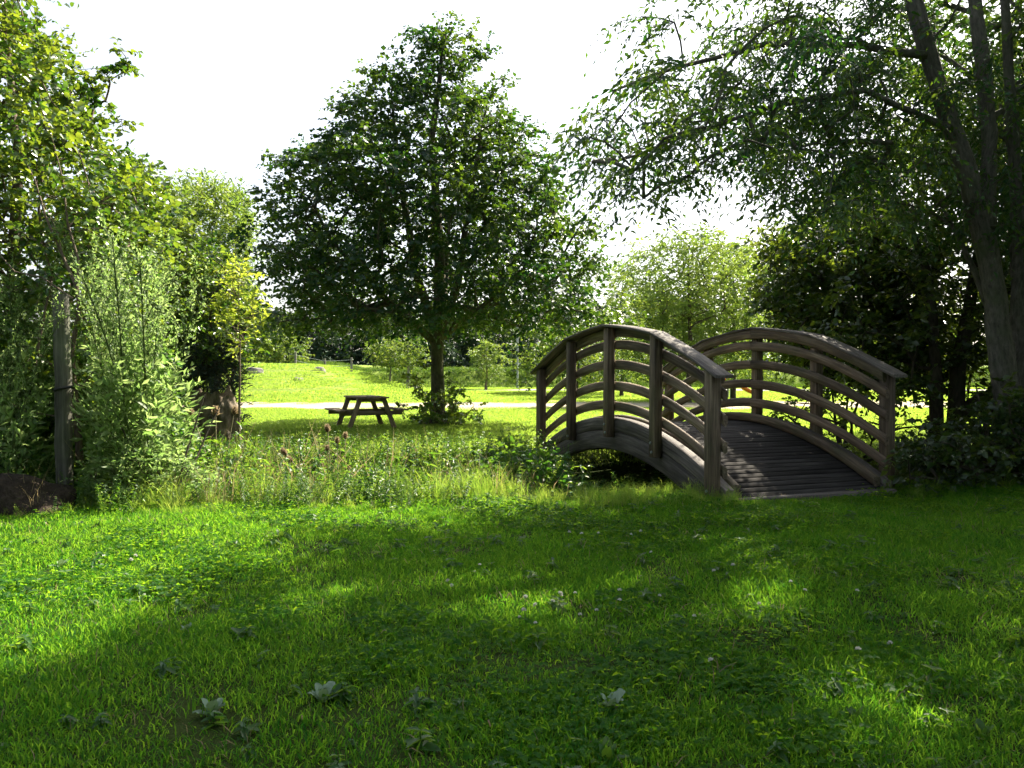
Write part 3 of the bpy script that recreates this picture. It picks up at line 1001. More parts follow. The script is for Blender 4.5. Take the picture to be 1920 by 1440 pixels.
# a loose spray that reaches right against the sky
rng = np.random.default_rng(52)
bush("alder_tree", "smaller alder reaching a loose branch into the white sky beside the hazel", [(150, 130), (190, 150), (235, 95), (255, 120), (230, 170), (200, 180), (240, 190), (180, 230), (235, 225), (190, 260), (130, 265), (120, 180)], lambda x, y, r: r.normal(10.9, 0.15), 34, 0.13, ground_at(-6.3, 11.0), 52, M['hazel'], (0.085, 0.065), 0.19, 18,
     stems=[([ground_at(-6.3, 11.0), W(100, 560, 11.0), W(80, 400, 11.0), W(95, 280, 11.0)], 0.05)], cat="tree", hexa=True, rk=0.005, bark=M['bark_thin'])
DB = ground_at(-7.6, 17.2)
bush("shaded_alder_tree", "dark alder between the hazel and the bright willow", [(230, 330), (290, 330), (330, 390), (350, 470), (390, 560), (380, 720), (200, 760), (200, 400)], lambda x, y, r: r.normal(17.2, 0.8), 190, 0.44, DB, 53, M['fargreen'], (0.12, 0.10), 0.5, 90,
     stems=[([DB, DB + [0, 0, 2], DB + [-0.1, 0, 4.5]], 0.12)], cat="tree", hexa=False)
bush("golden_bush", "bushy yellow-green shrub below the willow left of the linden", [(330, 560), (360, 480), (400, 470), (470, 520), (480, 640), (440, 690), (350, 680)], lambda x, y, r: r.normal(15.5, 0.5), 85, 0.36, ground_at(-6.1, 15.5), 54, M['hazel'], (0.09, 0.07), 0.36, 63, hexa=False)
WB = ground_at(-13.4, 36)
bush("feathery_willow_tree", "feathery bright green willow rising left of the linden against the sky", [(330, 370), (360, 355), (390, 340), (420, 345), (450, 370), (468, 410), (470, 560), (460, 660), (340, 660), (325, 450)], lambda x, y, r: r.normal(36, 0.9), 150, 0.62, WB, 55, M['willow'], (0.26, 0.09), 0.75, 108,
     stems=[([WB, WB + [0, 0, 3], WB + [0.1, 0, 7]], 0.14), ([WB, WB + [-.6, 0, 3], WB + [-1, 0, 6]], 0.1), ([WB, WB + [.7, 0, 3], WB + [1.1, 0, 6]], 0.1)], cat="tree", droop=-0.25, flat=1.0)
# yellow sapling with one thin stem
SB = ground_at(-4.55, 13.3)
bush("yellow_sapling", "slender yellow-leaved sapling on a thin bare stem left of the meadow", [(420, 520), (440, 490), (475, 510), (505, 560), (490, 600), (455, 620), (440, 680), (425, 640), (400, 590)], lambda x, y, r: r.normal(13.3, 0.25), 34, 0.2, SB, 56, M['yellow'], (0.09, 0.05), 0.30, 27,
     stems=[([SB, W(447, 760, 13.3), W(449, 640, 13.3), W(445, 520, 13.3)], 0.022)], cat="tree", bark=M['bark_thin'], rk=0.004, rmin=0.003)

# bare young tree tied to the stake
BB = ground_at(-5.0, 9.45)
bs = MB()
for pts, r0, r1 in (([(150, 945), (148, 860), (140, 740), (134, 660), (150, 580), (146, 540)], 0.05, 0.02), ([(146, 540), (120, 480), (90, 410), (70, 340), (40, 280)], 0.02, 0.006), ([(146, 545), (150, 490), (130, 420), (122, 340), (100, 250), (80, 200)], 0.018, 0.005),
                    ([(138, 560), (80, 520), (30, 510), (0, 475), (-40, 450)], 0.014, 0.005), ([(148, 560), (170, 540), (200, 500), (215, 470)], 0.012, 0.004), ([(120, 480), (112, 440), (85, 380)], 0.01, 0.004),
                    ([(140, 740), (180, 690), (240, 660), (300, 655)], 0.010, 0.004), ([(148, 800), (100, 780), (40, 770), (0, 740)], 0.010, 0.004), ([(130, 430), (150, 400), (140, 350)], 0.007, 0.003)):
    P = np.array([W(a, b_, 9.45 + 0.03 * q) for q, (a, b_) in enumerate(pts)]) - BB
    tube(bs, P, np.linspace(r0, r1, len(P)), 7)
root = tag(empty("staked_young_tree", BB), "thin bare-branched young tree tied to the wooden stake", "tree")
bs.build("trunk", M['bark_thin'], root, smooth=True)
rng = np.random.default_rng(57)
lb = MB()
P = np.concatenate([np.array([W(a + rng.normal() * 22, b_ + rng.normal() * 22, 9.5 + rng.normal() * 0.12) for _ in range(26)]) for a, b_ in ((40, 280), (90, 230), (60, 340), (100, 260), (30, 265), (115, 330))]) - BB
leaf_cloud(lb, P, rng.normal(size=P.shape), rng.normal(size=P.shape) + [0, -.3, .4], 0.075, 0.065, True, rng.uniform(0, 1, len(P)))
lb.build("crown", M['hazel'], root)

# --- trees in the background
def bg_tree(name, label, px, d, ytop, ybot, wpx, n, mind, mat, leaf, crad, leaf_n, seed, shape='round', droop=0.2, trunk=0.15, group=None, bark=None, cat="tree"):
    rng = np.random.default_rng(seed)
    x = (px - 960) / FPX * d
    b_ = ground_at(x, d)
    zt, zb = CAM_H + (690 - ytop) / FPX * d, max(CAM_H + (690 - ybot) / FPX * d, b_[2] + 0.15)
    hw = wpx / 2 / FPX * d
    cand_ = []
    while len(cand_) < n * 12:
        t = rng.uniform(0, 1)
        pr = {'round': math.sqrt(max(0, 1 - (2 * t - 1) ** 2)) * 0.85 + 0.15, 'cone': 1 - 0.85 * t, 'column': 0.9 - 0.3 * abs(t - 0.4), 'bush': math.sqrt(max(0, 1 - t * t)) * .9 + .1}[shape]
        th = rng.uniform(0, 6.283)
        r = hw * pr * rng.uniform(0, 1) ** 0.5 * (1 + 0.32 * math.sin(3 * th + seed + 5 * t) + 0.15 * math.sin(7 * th + 2 * seed + 9 * t))
        cand_.append([x + r * math.cos(th), d + r * math.sin(th), zb + (zt - zb) * t])
    cl_ = spread(cand_, mind, n)
    st_ = [([b_ + [0, 0, -0.1], b_ + [0.05 * hw, 0, (zt - b_[2]) * 0.35], b_ + [0, 0, (zt - b_[2]) * 0.85]], trunk)]
    return make_tree(name, label, cat, b_, st_, cl_, crad, leaf_n, leaf, mat, bark or M['bark_dark'], seed, twig=False, rk=trunk * 0.06, group=group, droop=droop)


bg_tree("round_willow", "small round-headed pale willow in front of the shaded bank right of the linden", 911, 55.0, 641, 712, 66, 70, 0.34, M['willow'], (0.22, 0.06), 0.40, 54, 61, 'round', 0.3, 0.09, bark=M['bark_thin'])
bg_tree("slim_park_tree", "slim young park tree whose pale trunk stands before the bank, nearer the linden", 764, 57.0, 636, 690, 90, 60, 0.45, M['fargreen'], (0.2, 0.12), 0.5, 45, 62, 'round', 0.2, 0.13, bark=M['post'])
bg_tree("thin_park_tree", "thinner young park tree left of its pale-trunked neighbour before the bank", 730, 59.5, 640, 688, 70, 50, 0.45, M['fargreen'], (0.2, 0.12), 0.5, 45, 63, 'round', 0.2, 0.08, bark=M['post'])
bg_tree("tall_willow_tree", "tall airy pale green willow seen above the middle of the footbridge", 1290, 34.0, 440, 600, 220, 140, 0.62, M['willow'], (0.22, 0.075), 0.78, 72, 64, 'round', 0.45, 0.14)
bg_tree("second_willow_tree", "yellow-green willow right of the tall willow behind the right railing", 1375, 37.0, 470, 690, 150, 150, 0.6, M['willow'], (0.22, 0.08), 0.7, 90, 65, 'column', 0.45, 0.13)
bg_tree("low_willow_bush", "pale feathery willow bush low behind the crest of the footbridge", 1240, 36.0, 545, 705, 190, 150, 0.5, M['willow'], (0.2, 0.08), 0.6, 72, 66, 'bush', 0.2, 0.09)
bg_tree("maple_bush", "bright leafy bush between the linden and the footbridge", 1080, 47.0, 585, 712, 190, 110, 0.75, M['fargreen'], (0.24, 0.17), 0.8, 54, 67, 'bush', 0.15, 0.1)
bg_tree("poplar_sapling", "narrow yellow-green tree touching the right edge of the linden crown", 1165, 42.0, 505, 700, 90, 90, 0.6, M['willow'], (0.22, 0.08), 0.65, 54, 68, 'column', 0.2, 0.1)
bg_tree("mound_bush", "round sunlit bush on top of the grassy mound at the left", 515, 62.0, 600, 684, 90, 80, 0.7, M['fargreen'], (0.26, 0.16), 0.75, 54, 69, 'bush', 0.1, 0.1)
bg_tree("pale_mound_bush", "pale bush left of the round bush on the grassy mound", 468, 60.0, 560, 690, 80, 80, 0.8, M['willow'], (0.26, 0.14), 0.8, 54, 70, 'bush', 0.1, 0.1)
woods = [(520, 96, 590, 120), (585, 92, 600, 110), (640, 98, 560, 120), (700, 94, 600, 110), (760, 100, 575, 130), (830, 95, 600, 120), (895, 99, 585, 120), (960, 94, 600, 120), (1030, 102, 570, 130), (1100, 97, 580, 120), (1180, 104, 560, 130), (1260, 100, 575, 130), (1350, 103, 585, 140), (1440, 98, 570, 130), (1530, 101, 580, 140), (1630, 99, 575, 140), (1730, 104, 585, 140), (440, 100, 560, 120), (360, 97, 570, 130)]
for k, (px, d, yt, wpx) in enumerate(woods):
    bg_tree("woodland_tree", "dark tree in the shaded wood along the far edge of the park", px, d, yt, 686, wpx, 70, 1.2, M['farwood_shade'] if px < 980 else M['fargreen'], (0.55, 0.35), 1.5, 45, 100 + k, 'bush' if k % 2 else 'round', 0.1, 0.2, group="trees of the far wood")

# unseen trees added behind the camera to screen the sky and darken the shade
for k, (x, y) in enumerate(((-15, -5), (-8, -8), (-1, -9.5), (6, -8), (13, -4))):
    rng = np.random.default_rng(300 + k)
    b_ = ground_at(x, y)
    cand = [[x + r_ * math.cos(t_), y + r_ * math.sin(t_), z_] for r_, t_, z_ in zip(3.6 * np.sqrt(rng.uniform(0, 1, 900)), rng.uniform(0, 6.28, 900), rng.uniform(1.0, 15, 900))]
    make_tree("sky_screen_tree", "unseen leafy tree added behind the camera to screen the sky", "tree", b_, [([b_, b_ + [0.1, 0, 5], b_ + [0, 0, 12]], 0.25)], spread(cand, 1.1, 130), 1.3, 45, (0.40, 0.28), M['ash'], M['bark_dark'], 300 + k, twig=False, rk=0.02, group="added sky-screening trees behind the camera")

# ------------------------------------------------------------------ picnic table
PT = tag(empty("picnic_table", ground_at(-3.72, 20.35), math.radians(27)), "wooden picnic table with attached benches in the shade of the linden", "picnic table")
for k in range(5):
    b = MB()
    cbox(b, (-0.30 + 0.15 * k, 0, 0.755), (0.142, 1.5, 0.038), 0.006, long=1)
    fix_normals(b.build("table_board", M['table'], PT))
for sx in (-1, 1):
    for k in range(2):
        b = MB()
        cbox(b, (sx * (0.66 + 0.145 * k), 0, 0.44), (0.138, 1.5, 0.038), 0.006, long=1)
        fix_normals(b.build("bench_board", M['table'], PT))
for sy in (-1, 1):
    for sx in (-1, 1):
        b = MB()
        a_, c_ = np.array([sx * 0.30, sy * 0.52, 0.735]), np.array([sx * 0.58, sy * 0.52, -0.02])
        L = np.linalg.norm(c_ - a_)
        cbox(b, (a_ + c_) / 2, (0.115, 0.055, L), 0.006, ry=-sx * math.atan2(0.28, 0.755), long=2)
        fix_normals(b.build("leg", M['table'], PT))
    b = MB()
    cbox(b, (0, sy * 0.52 + 0.057, 0.365), (1.62, 0.055, 0.11), 0.008, long=0)
    fix_normals(b.build("bench_bearer", M['table'], PT))
    b = MB()
    cbox(b, (0, sy * 0.52 + 0.057, 0.69), (0.74, 0.055, 0.088), 0.008, long=0)
    fix_normals(b.build("top_bearer", M['table'], PT))

# ------------------------------------------------------------------ stake with strap, soil heap, stump
SK = ground_at(-5.12, 9.15)
stake = tag(empty("wooden_stake", SK), "thick round grey-green wooden stake with a black strap at the left", "stake")
b = MB()
zt = 2.34 - SK[2]
zz = np.linspace(-0.3, zt, 14)
rng = np.random.default_rng(3)
tube(b, np.stack([-0.03 * zz / zt + 0.004 * rng.normal(size=14), 0.003 * rng.normal(size=14), zz], -1), 0.095 - 0.008 * zz / zt, 14, rough=0.015, rng=rng)
b.build("pole", M['stake'], stake, smooth=False)
b = MB()
zc = W(0, 728, 9.15)[2] - SK[2]
th = np.linspace(0, 2 * np.pi, 20)
tube(b, np.stack([0.10 * np.cos(th) + 0.06 * np.clip(np.cos(th), 0, 1), 0.105 * np.sin(th), zc + 0.025 * np.cos(th)], -1), 0.016, 5, cap=False)
b.build("strap", M['strap'], stake)


def blob(name, mat, loc, size, seed, label=None, cat=None, nu=36, nv=20, amp=0.25, freq=2.2, flat_bottom=True, power=1.0, parent=None, group=None, lump=1.0):
    rng = np.random.default_rng(seed)
    u = np.linspace(0, 2 * np.pi, nu, endpoint=False)
    v = np.linspace(0.0, 1.0, nv)
    U, Vv = np.meshgrid(u, v)
    ph = Vv * np.pi * (0.5 if flat_bottom else 1.0)
    dirs = np.stack([np.cos(U) * np.cos(ph) ** power if flat_bottom else np.cos(U) * np.sin(ph), np.sin(U) * np.cos(ph) ** power if flat_bottom else np.sin(U) * np.sin(ph), np.sin(ph) if flat_bottom else -np.cos(ph)], -1)
    f = np.zeros(U.shape)
    for k in range(1, 6):
        w = rng.normal(size=3) * freq * k * 0.8
        f += np.sin(dirs @ w + rng.uniform(0, 6)) / k ** lump
    V = dirs * (1 + amp * f[..., None] * 0.5) * np.array(size)
    bb = MB()
    i = np.arange(nv - 1)[:, None] * nu
    j = np.arange(nu)[None]
    F = np.stack([i + j, i + (j + 1) % nu, i + nu + (j + 1) % nu, i + nu + j], -1).reshape(-1, 4)
    bb.add(V.reshape(-1, 3), F, 0, V.reshape(-1, 3)[:, [2, 0, 1]])
    o = bb.build(name, mat, parent, smooth=True, loc=loc)
    return tag(o, label, cat, group)


blob("soil_heap", M['soil'], ground_at(-5.35, 8.45) + [0, 0, -0.06], (0.80, 0.55, 0.50), 71, "heap of bare dark soil at the foot of the wooden stake", "soil heap", 90, 44, 0.16, 4.0, power=0.8, lump=0.6)

# weathered stump
ST = ground_at(-5.05, 13.6)
stump = tag(empty("tree_stump", ST), "tall gnarled weathered stump among teasels at the left edge of the meadow", "stump")
rng = np.random.default_rng(9)
nu, nv = 56, 40
u = np.linspace(0, 2 * np.pi, nu, endpoint=False)
v = np.linspace(0, 1, nv)
U, Vv = np.meshgrid(u, v)
rad = 0.35 + 0.05 * (1 - Vv) ** 2 - 0.06 * sm((Vv - 0.72) / 0.28)
rad = rad * (1 + 0.10 * np.sin(3 * U + 1 + 2 * Vv) + 0.07 * np.sin(7 * U + 3 * Vv) + 0.045 * np.sin(13 * U - 4 * Vv) + 0.03 * np.sin(9 * Vv * 3 + 4 * U) + 0.02 * rng.normal(size=U.shape))
hole = np.exp(-(((U - 4.75) / 0.30) ** 2 + ((Vv - 0.60) / 0.05) ** 2)) + 0.8 * np.exp(-(((U - 4.5) / 0.35) ** 2 + ((Vv - 0.22) / 0.20) ** 2))
rad = rad * (1 - 0.30 * np.clip(hole, 0, 1)) + 0.05 * np.exp(-((Vv - 0.8) / 0.07) ** 2) * (np.sin(U * 2 + 0.6) * 0.5 + 0.5)
topz = 1.17 + 0.06 * np.sin(U * 2 + 0.3) + 0.05 * np.sin(U * 3 - 1) + 0.03 * np.sin(9 * U)
b = MB()
V = np.stack([rad * np.cos(U), rad * 0.8 * np.sin(U), Vv * topz - 0.1], -1)
i = np.arange(nv - 1)[:, None] * nu
j = np.arange(nu)[None]
F = np.stack([i + j, i + (j + 1) % nu, i + nu + (j + 1) % nu, i + nu + j], -1).reshape(-1, 4)
b.add(V.reshape(-1, 3), F, 0, V.reshape(-1, 3)[:, [2, 0, 1]])
inner = V[-1] * [0.55, 0.55, 1] - [0, 0, 0.25]
b.add(np.concatenate([V[-1], inner]), np.stack([j[0], (j[0] + 1) % nu, nu + (j[0] + 1) % nu, nu + j[0]], -1), 0)
b.add(inner, np.arange(nu)[None], 0)
b.build("trunk", M['stump'], stump, smooth=True)
b = MB()
th = np.linspace(0, 2 * np.pi, 12)
tube(b, np.stack([0.02 + 0.035 * np.cos(th), np.full(12, -0.27), 0.66 + 0.035 * np.sin(th)], -1), 0.008, 5, cap=False)
b.build("knot_ring", M['stake'], stump)
bush("shaded_bush", "bush painted dark blue-green for shade standing behind the gnarled stump", [(330, 690), (350, 660), (400, 640), (440, 650), (448, 700), (446, 790), (330, 810)], lambda x, y, r: r.normal(15.4, 0.3), 90, 0.26, ground_at(-5.75, 15.4), 58, M['bush_shade'], (0.10, 0.02), 0.3, 90, droop=-0.2)

# ------------------------------------------------------------------ stones, fence, lamp post, slide
for k, (px, py, d, sx, label) in enumerate(((480, 709, 47.0, 0.50, "flat grey stone lying leftmost on the grassy mound"), (561, 713, 46.0, 0.30, "low rounded stone in the middle of the grassy mound"), (597, 700, 51.0, 0.48, "flat-topped stone highest on the grassy mound"))):
    x = (px - 960) / FPX * d
    blob("flat_stone", M['stone'], ground_at(x, d) - [0, 0, 0.06], (sx, sx * 0.7, 0.34 if k != 1 else 0.22), 80 + k, label, "stone", 20, 10, 0.25, 1.8, power=0.35, group="stones on the mound")
fence = tag(empty("wire_fence", ground_at(-12.6, 59)), "wire fence on three grey wooden posts across the top of the mound", "fence")
fp = []
for px, ytop in ((554, 660), (609, 672), (659, 670)):
    d = 58.0
    x = (px - 960) / FPX * d
    g_ = ground_at(x, d)
    zt = CAM_H + (690 - ytop) / FPX * d
    b = MB()
    tube(b, np.array([g_ - [0, 0, .2], [x, d, (g_[2] + zt) / 2], [x, d, zt]]) - np.array(fence.location), [0.09, 0.085, 0.08], 9)
    b.build("post", M['post'], fence)
    fp.append(np.array([x, d - 0.09, zt - 0.18]))
for k in range(2):
    for q in range(2):
        b = MB()
        P = bez(fp[q] - [0, 0, .42 * k], (fp[q] + fp[q + 1]) / 2 - [0, 0, .42 * k + .05], fp[q + 1] - [0, 0, .42 * k], 6) - np.array(fence.location)
        tube(b, P, 0.014, 4)
        b.build("wire", M['steel'], fence)

lamp_x = (970 - 960) / FPX * 57
lg = ground_at(lamp_x, 57)
lamp = tag(empty("signpost_pole", lg), "grey pole with a small white notice plate in front of the shaded bank", "pole")
b = MB()
tube(b, [(0, 0, -.2), (0, 0, 2.4), (0, 0, 4.6)], [0.085, 0.08, 0.07], 9)
b.build("pole", M['steel'], lamp)
b = MB()
cbox(b, (0.0, -0.11, 1.62), (0.24, 0.02, 0.20), 0.004)
fix_normals(b.build("notice_plate", M['white'], lamp))
b = MB()
cbox(b, (0, -0.25, 4.62), (0.22, 0.6, 0.12), 0.03)
fix_normals(b.build("lamp_head", M['steel'], lamp))

sx0 = W(1372, 727, 40.0)
SL = ground_at(11.35, 40)
slide = tag(empty("playground_slide", SL), "small orange playground slide in the meadow seen through the right railing", "slide")
b = MB()
P = np.array([(-0.75, 0, 0.98), (-0.45, 0, 0.95), (-0.1, 0, 0.66), (0.25, 0, 0.46), (0.55, 0, 0.30), (0.85, 0, 0.22)])
n = len(P)
prof = [(-0.26, 0.14), (-0.24, 0.15), (-0.21, 0.0), (0.21, 0.0), (0.24, 0.15), (0.26, 0.14), (0.23, -0.04), (-0.23, -0.04)]
V = np.array([[p + np.array([0, a_, c_]) for a_, c_ in prof] for p in P])
k8 = len(prof)
i = np.arange(n - 1)[:, None] * k8
j = np.arange(k8)[None]
b.add(V.reshape(-1, 3), np.stack([i + j, i + k8 + j, i + k8 + (j + 1) % k8, i + (j + 1) % k8], -1).reshape(-1, 4))
b.add(V[0], np.arange(k8)[None])
b.add(V[-1][::-1], np.arange(k8)[None])
fix_normals(b.build("chute", M['orange'], slide))
for yy in (-0.26, 0.26):
    b = MB()
    tube(b, [(-0.48, yy, -.1), (-0.48, yy, 0.8), (-0.48, yy, 1.55)], 0.055, 8)
    b.build("post", M['steel'], slide)
    b = MB()
    tube(b, [(-1.05, yy, -.1), (-0.9, yy, 0.6), (-0.8, yy, 1.3)], 0.03, 8)
    b.build("ladder_side", M['steel'], slide)
for k in range(3):
    b = MB()
    t = 0.2 + 0.27 * k
    tube(b, [(-1.03 + 0.22 * t, -0.26, t), (-1.03 + 0.22 * t, 0.26, t)], 0.022, 6)
    b.build("ladder_rung", M['steel'], slide)
# far house roof on the hill, glimpsed between the trees
hb = W(1236, 561, 240)
house = tag(empty("far_house", (hb[0], hb[1], h1(hb[0], hb[1]))), "far pale house with a grey roof glimpsed between the trees above the footbridge", "house")
z0 = hb[2] - h1(hb[0], hb[1])
b = MB()
cbox(b, (0, 0, z0 / 2 - 1.0), (13, 8, z0 - 1.0), 0.05)
fix_normals(b.build("wall", M['white'], house))
b = MB()
b.add([(-7, -4.6, z0 - 1.6), (7, -4.6, z0 - 1.6), (7, 4.6, z0 - 1.6), (-7, 4.6, z0 - 1.6), (-7, 0, z0 + 1.2), (7, 0, z0 + 1.2)], [[0, 1, 5, 4], [2, 3, 4, 5], [3, 2, 1, 0]])
b.add([(-7, -4.6, z0 - 1.6), (-7, 4.6, z0 - 1.6), (-7, 0, z0 + 1.2), (7, -4.6, z0 - 1.6), (7, 4.6, z0 - 1.6), (7, 0, z0 + 1.2)], [[0, 2, 1], [3, 4, 5]])
fix_normals(b.build("roof", M['roof'], house))


# ------------------------------------------------------------------ small plants as things
def mugwort_mesh(seed, hgt):
    rng = np.random.default_rng(seed)
    sb, lb_ = MB(), MB()
    t = np.linspace(0, 1, 9)
    lean = rng.normal(size=2) * 0.26
    P = np.stack([lean[0] * t ** 2 * hgt * .5, lean[1] * t ** 2 * hgt * .5, t * hgt], -1)
    tube(sb, P, 0.011 * (1 - 0.8 * t) + 0.002, 5)
    ns = 46
    for k in range(ns):
        s = 0.12 + 0.88 * (k / ns)
        p = np.array([np.interp(s, t, P[:, q]) for q in range(3)])
        az = k * 2.4 + rng.normal() * 0.3
        el = 0.75 + 0.45 * s + rng.normal() * 0.12
        L = hgt * (0.17 * (1 - s) ** 0.5 + 0.085) * rng.uniform(0.7, 1.25)
        d = np.array([math.cos(az) * math.cos(el), math.sin(az) * math.cos(el), math.sin(el)])
        q = p + d * L
        tube(sb, [p, p + d * L * 0.5, q], [0.004, 0.003, 0.0015], 3, cap=False)
        m_ = 28 if s > 0.5 else 13
        ss = rng.uniform(0.15, 1.0, m_)
        Pl = p + d * (L * ss)[:, None] + rng.normal(size=(m_, 3)) * 0.012
        Dl = d * 0.8 + rng.normal(size=(m_, 3)) * 0.75
        up = s > 0.55
        lb_n = rng.normal(size=(m_, 3)) + [0, 0, .5]
        l_ = rng.uniform(0.022, 0.045, m_) if up else rng.uniform(0.06, 0.13, m_)
        leaf_cloud(lb_, Pl, Dl, lb_n, l_, l_ * (0.5 if up else 0.36), False, rng.uniform(0, 1, m_))
    return sb, lb_


mug = []
for k in range(5):
    sb, lb_ = mugwort_mesh(200 + k, 2.6)
    r = tag(empty("mugwort", (0, 0, 0)), "tall feathery grey-green mugwort crowding round the wooden stake", "weed", "tall mugwort stalks round the stake")
    sb.build("stem", M['stem'], r)
    lb_.build("foliage", M['mugwort'], r)
    mug.append(r)
rng = np.random.default_rng(77)
spots = []
while len(spots) < 30:
    px, d = rng.uniform(-30, 325), rng.uniform(8.9, 10.6)
    if abs(px - 122) < 58 and d < 9.7:
        continue
    spots.append((px, d))
for k, (px, d) in enumerate(spots):
    x = (px - 960) / FPX * d
    ytop = np.interp(px, [-30, 40, 120, 210, 260, 300, 325, 350], [560, 500, 520, 430, 500, 510, 600, 700]) + abs(rng.normal()) * 115
    hgt = CAM_H + (690 - ytop) / FPX * d - h1(x, d)
    r = mug[k] if k < 5 else copy_tree(mug[k % 5])
    r.location = ground_at(x, d)
    r.rotation_euler = (0, 0, rng.uniform(0, 6.28))
    r.scale = (hgt / 2.6 * rng.uniform(0.9, 1.35),) * 2 + (hgt / 2.6,)
bush("leafy_undergrowth", "fresh green leafy undergrowth between the stake and the stump", [(-60, 620), (40, 600), (200, 640), (310, 660), (318, 780), (340, 900), (300, 940), (-60, 930)], lambda x, y, r: r.uniform(9.8, 11.0), 150, 0.27, ground_at(-5.6, 10.4), 59, M['weed'], (0.07, 0.042), 0.3, 72, droop=0.3, rk=0.003, rmin=0.0025)
bush("sage_clump", "low silvery leafy clump in front of the tall mugwort beside the lawn", [(160, 860), (210, 820), (300, 850), (390, 890), (410, 940), (370, 965), (180, 965), (150, 920)], lambda x, y, r: r.uniform(8.7, 9.4), 85, 0.15, ground_at(-3.9, 9.0), 60, M['mugwort'], (0.065, 0.026), 0.2, 63, droop=0.1, rk=0.003, rmin=0.002)


def teasel(px, py, d, lean, sc, label):
    tip = W(px, py, d)
    bx = tip[0] - lean * (tip[2] - h1(tip[0], d))
    b0 = ground_at(bx, d)
    root = tag(empty("teasel", b0), label, "teasel", "dry teasels on the ditch bank")
    top = tip - b0
    sb = MB()
    mid = np.array([top[0] * 0.35, 0.01, top[2] * 0.55])
    tube(sb, bez(np.zeros(3), mid, top, 8), np.linspace(0.008, 0.005, 8), 5)
    sb.build("stem", M['teasel_stem'], root)
    ax = nrm(top - mid)
    rng = np.random.default_rng(int(px))
    hb_ = MB()
    t = np.linspace(0, 1, 9)
    tube(hb_, top + ax * (t[:, None] * 0.105 * sc), (0.033 * np.sqrt(np.clip(np.sin(np.pi * (0.08 + 0.90 * t)), 0, 1)) * (1 - 0.22 * t)) * sc, 10)
    head = hb_.build("seed_head", M['teasel_head'], root)
    bb = MB()
    m_ = 260
    th, tt = rng.uniform(0, 6.28, m_), rng.uniform(0, 1, m_)
    side = nrm(np.cross(ax, [0, 1, 0.1]))
    s2 = np.cross(ax, side)
    out = np.cos(th)[:, None] * side + np.sin(th)[:, None] * s2
    rr2 = 0.031 * np.sqrt(np.sin(np.pi * (0.1 + 0.85 * tt))) * sc
    leaf_cloud(bb, top + ax * (tt * 0.105 * sc)[:, None] + out * rr2[:, None] * 0.9, out + ax * 0.7, rng.normal(size=(m_, 3)), 0.024 * sc, 0.0035 * sc, False, rng.uniform(0, 1, m_))
    k = 7
    th = np.linspace(0, 6.28, k, endpoint=False)
    out = np.cos(th)[:, None] * side + np.sin(th)[:, None] * s2
    leaf_cloud(bb, np.repeat(top[None], k, 0), out + ax * 0.75, rng.normal(size=(k, 3)), rng.uniform(0.05, 0.10, k) * sc, 0.005 * sc, False, 0.5, curl=-0.3)
    bb.build("bristles", M['bristle'], head)


for a in ((404, 780, 9.9, 0.0, 1.15, "largest teasel head, upright in front of the gnarled stump"), (361, 781, 9.9, -0.25, 0.95, "teasel leaning left at the left side of the gnarled stump"), (438, 777, 10.0, 0.14, 0.95, "teasel leaning right at the right side of the gnarled stump"),
          (614, 810, 10.6, -0.05, 0.95, "tallest teasel of the group below the picnic table"), (632, 832, 10.6, 0.0, 0.85, "dark teasel in the middle of the group below the picnic table"), (647, 823, 10.7, 0.02, 0.85, "rightmost teasel of the group below the picnic table"), (613, 846, 10.5, -0.02, 0.75, "lowest and smallest teasel of the group below the picnic table"),
          (536, 853, 10.0, -0.55, 0.95, "teasel bent far left over the bank weeds, upper of the pair"), (547, 866, 9.9, -0.62, 0.8, "small teasel bent left below its bent neighbour")):
    teasel(*a)


def mullein(px, py, wpx, seed, label, name="mullein", mat='mullein', n=9, el=(0.35, 1.1), asp=0.42):
    d = CAM_H * FPX / (py - 690)
    rng = np.random.default_rng(seed)
    x = (px - 960) / FPX * d
    root = tag(empty(name, ground_at(x, d) - [0, 0, 0.015]), label, "plant", "broad-leaved rosettes in the lawn")
    Lf = wpx / FPX * d * 0.62
    for k in range(n):
        az = k * 2.4 + rng.normal() * 0.2 + 0.4
        e = rng.uniform(*el) if k > 2 else el[1] + 0.1 * k
        b = MB()
        L = Lf * rng.uniform(0.75, 1.1)
        wd_ = L * asp * rng.uniform(0.9, 1.15)
        ts = np.linspace(0, 1, 8)
        dirh = np.array([math.cos(az), math.sin(az), 0])
        sd = np.array([-math.sin(az), math.cos(az), 0])
        cen = np.stack([dirh[0] * L * ts * math.cos(e), dirh[1] * L * ts * math.cos(e), L * (ts * math.sin(e) - 0.25 * ts ** 2.5) + 0.01], -1)
        hw_ = wd_ * np.sin(np.pi * (0.12 + 0.85 * ts)) ** 0.8 * 0.5
        hw_[-1] = 0.002
        rows = [cen + sd * (hw_ * f)[:, None] + np.array([0, 0, 1]) * (abs(f) * hw_ * 0.35 + 0.004 * np.sin(ts * 19 + f * 4))[:, None] for f in (-1, -.5, 0, .5, 1)]
        V = np.stack(rows, 1)
        i = np.arange(7)[:, None] * 5
        j = np.arange(4)[None]
        b.add(V.reshape(-1, 3), np.stack([i + j, i + j + 1, i + j + 6, i + j + 5], -1).reshape(-1, 4), rng.uniform(0, 1))
        b.build("leaf", M[mat], root, smooth=True)
    return root


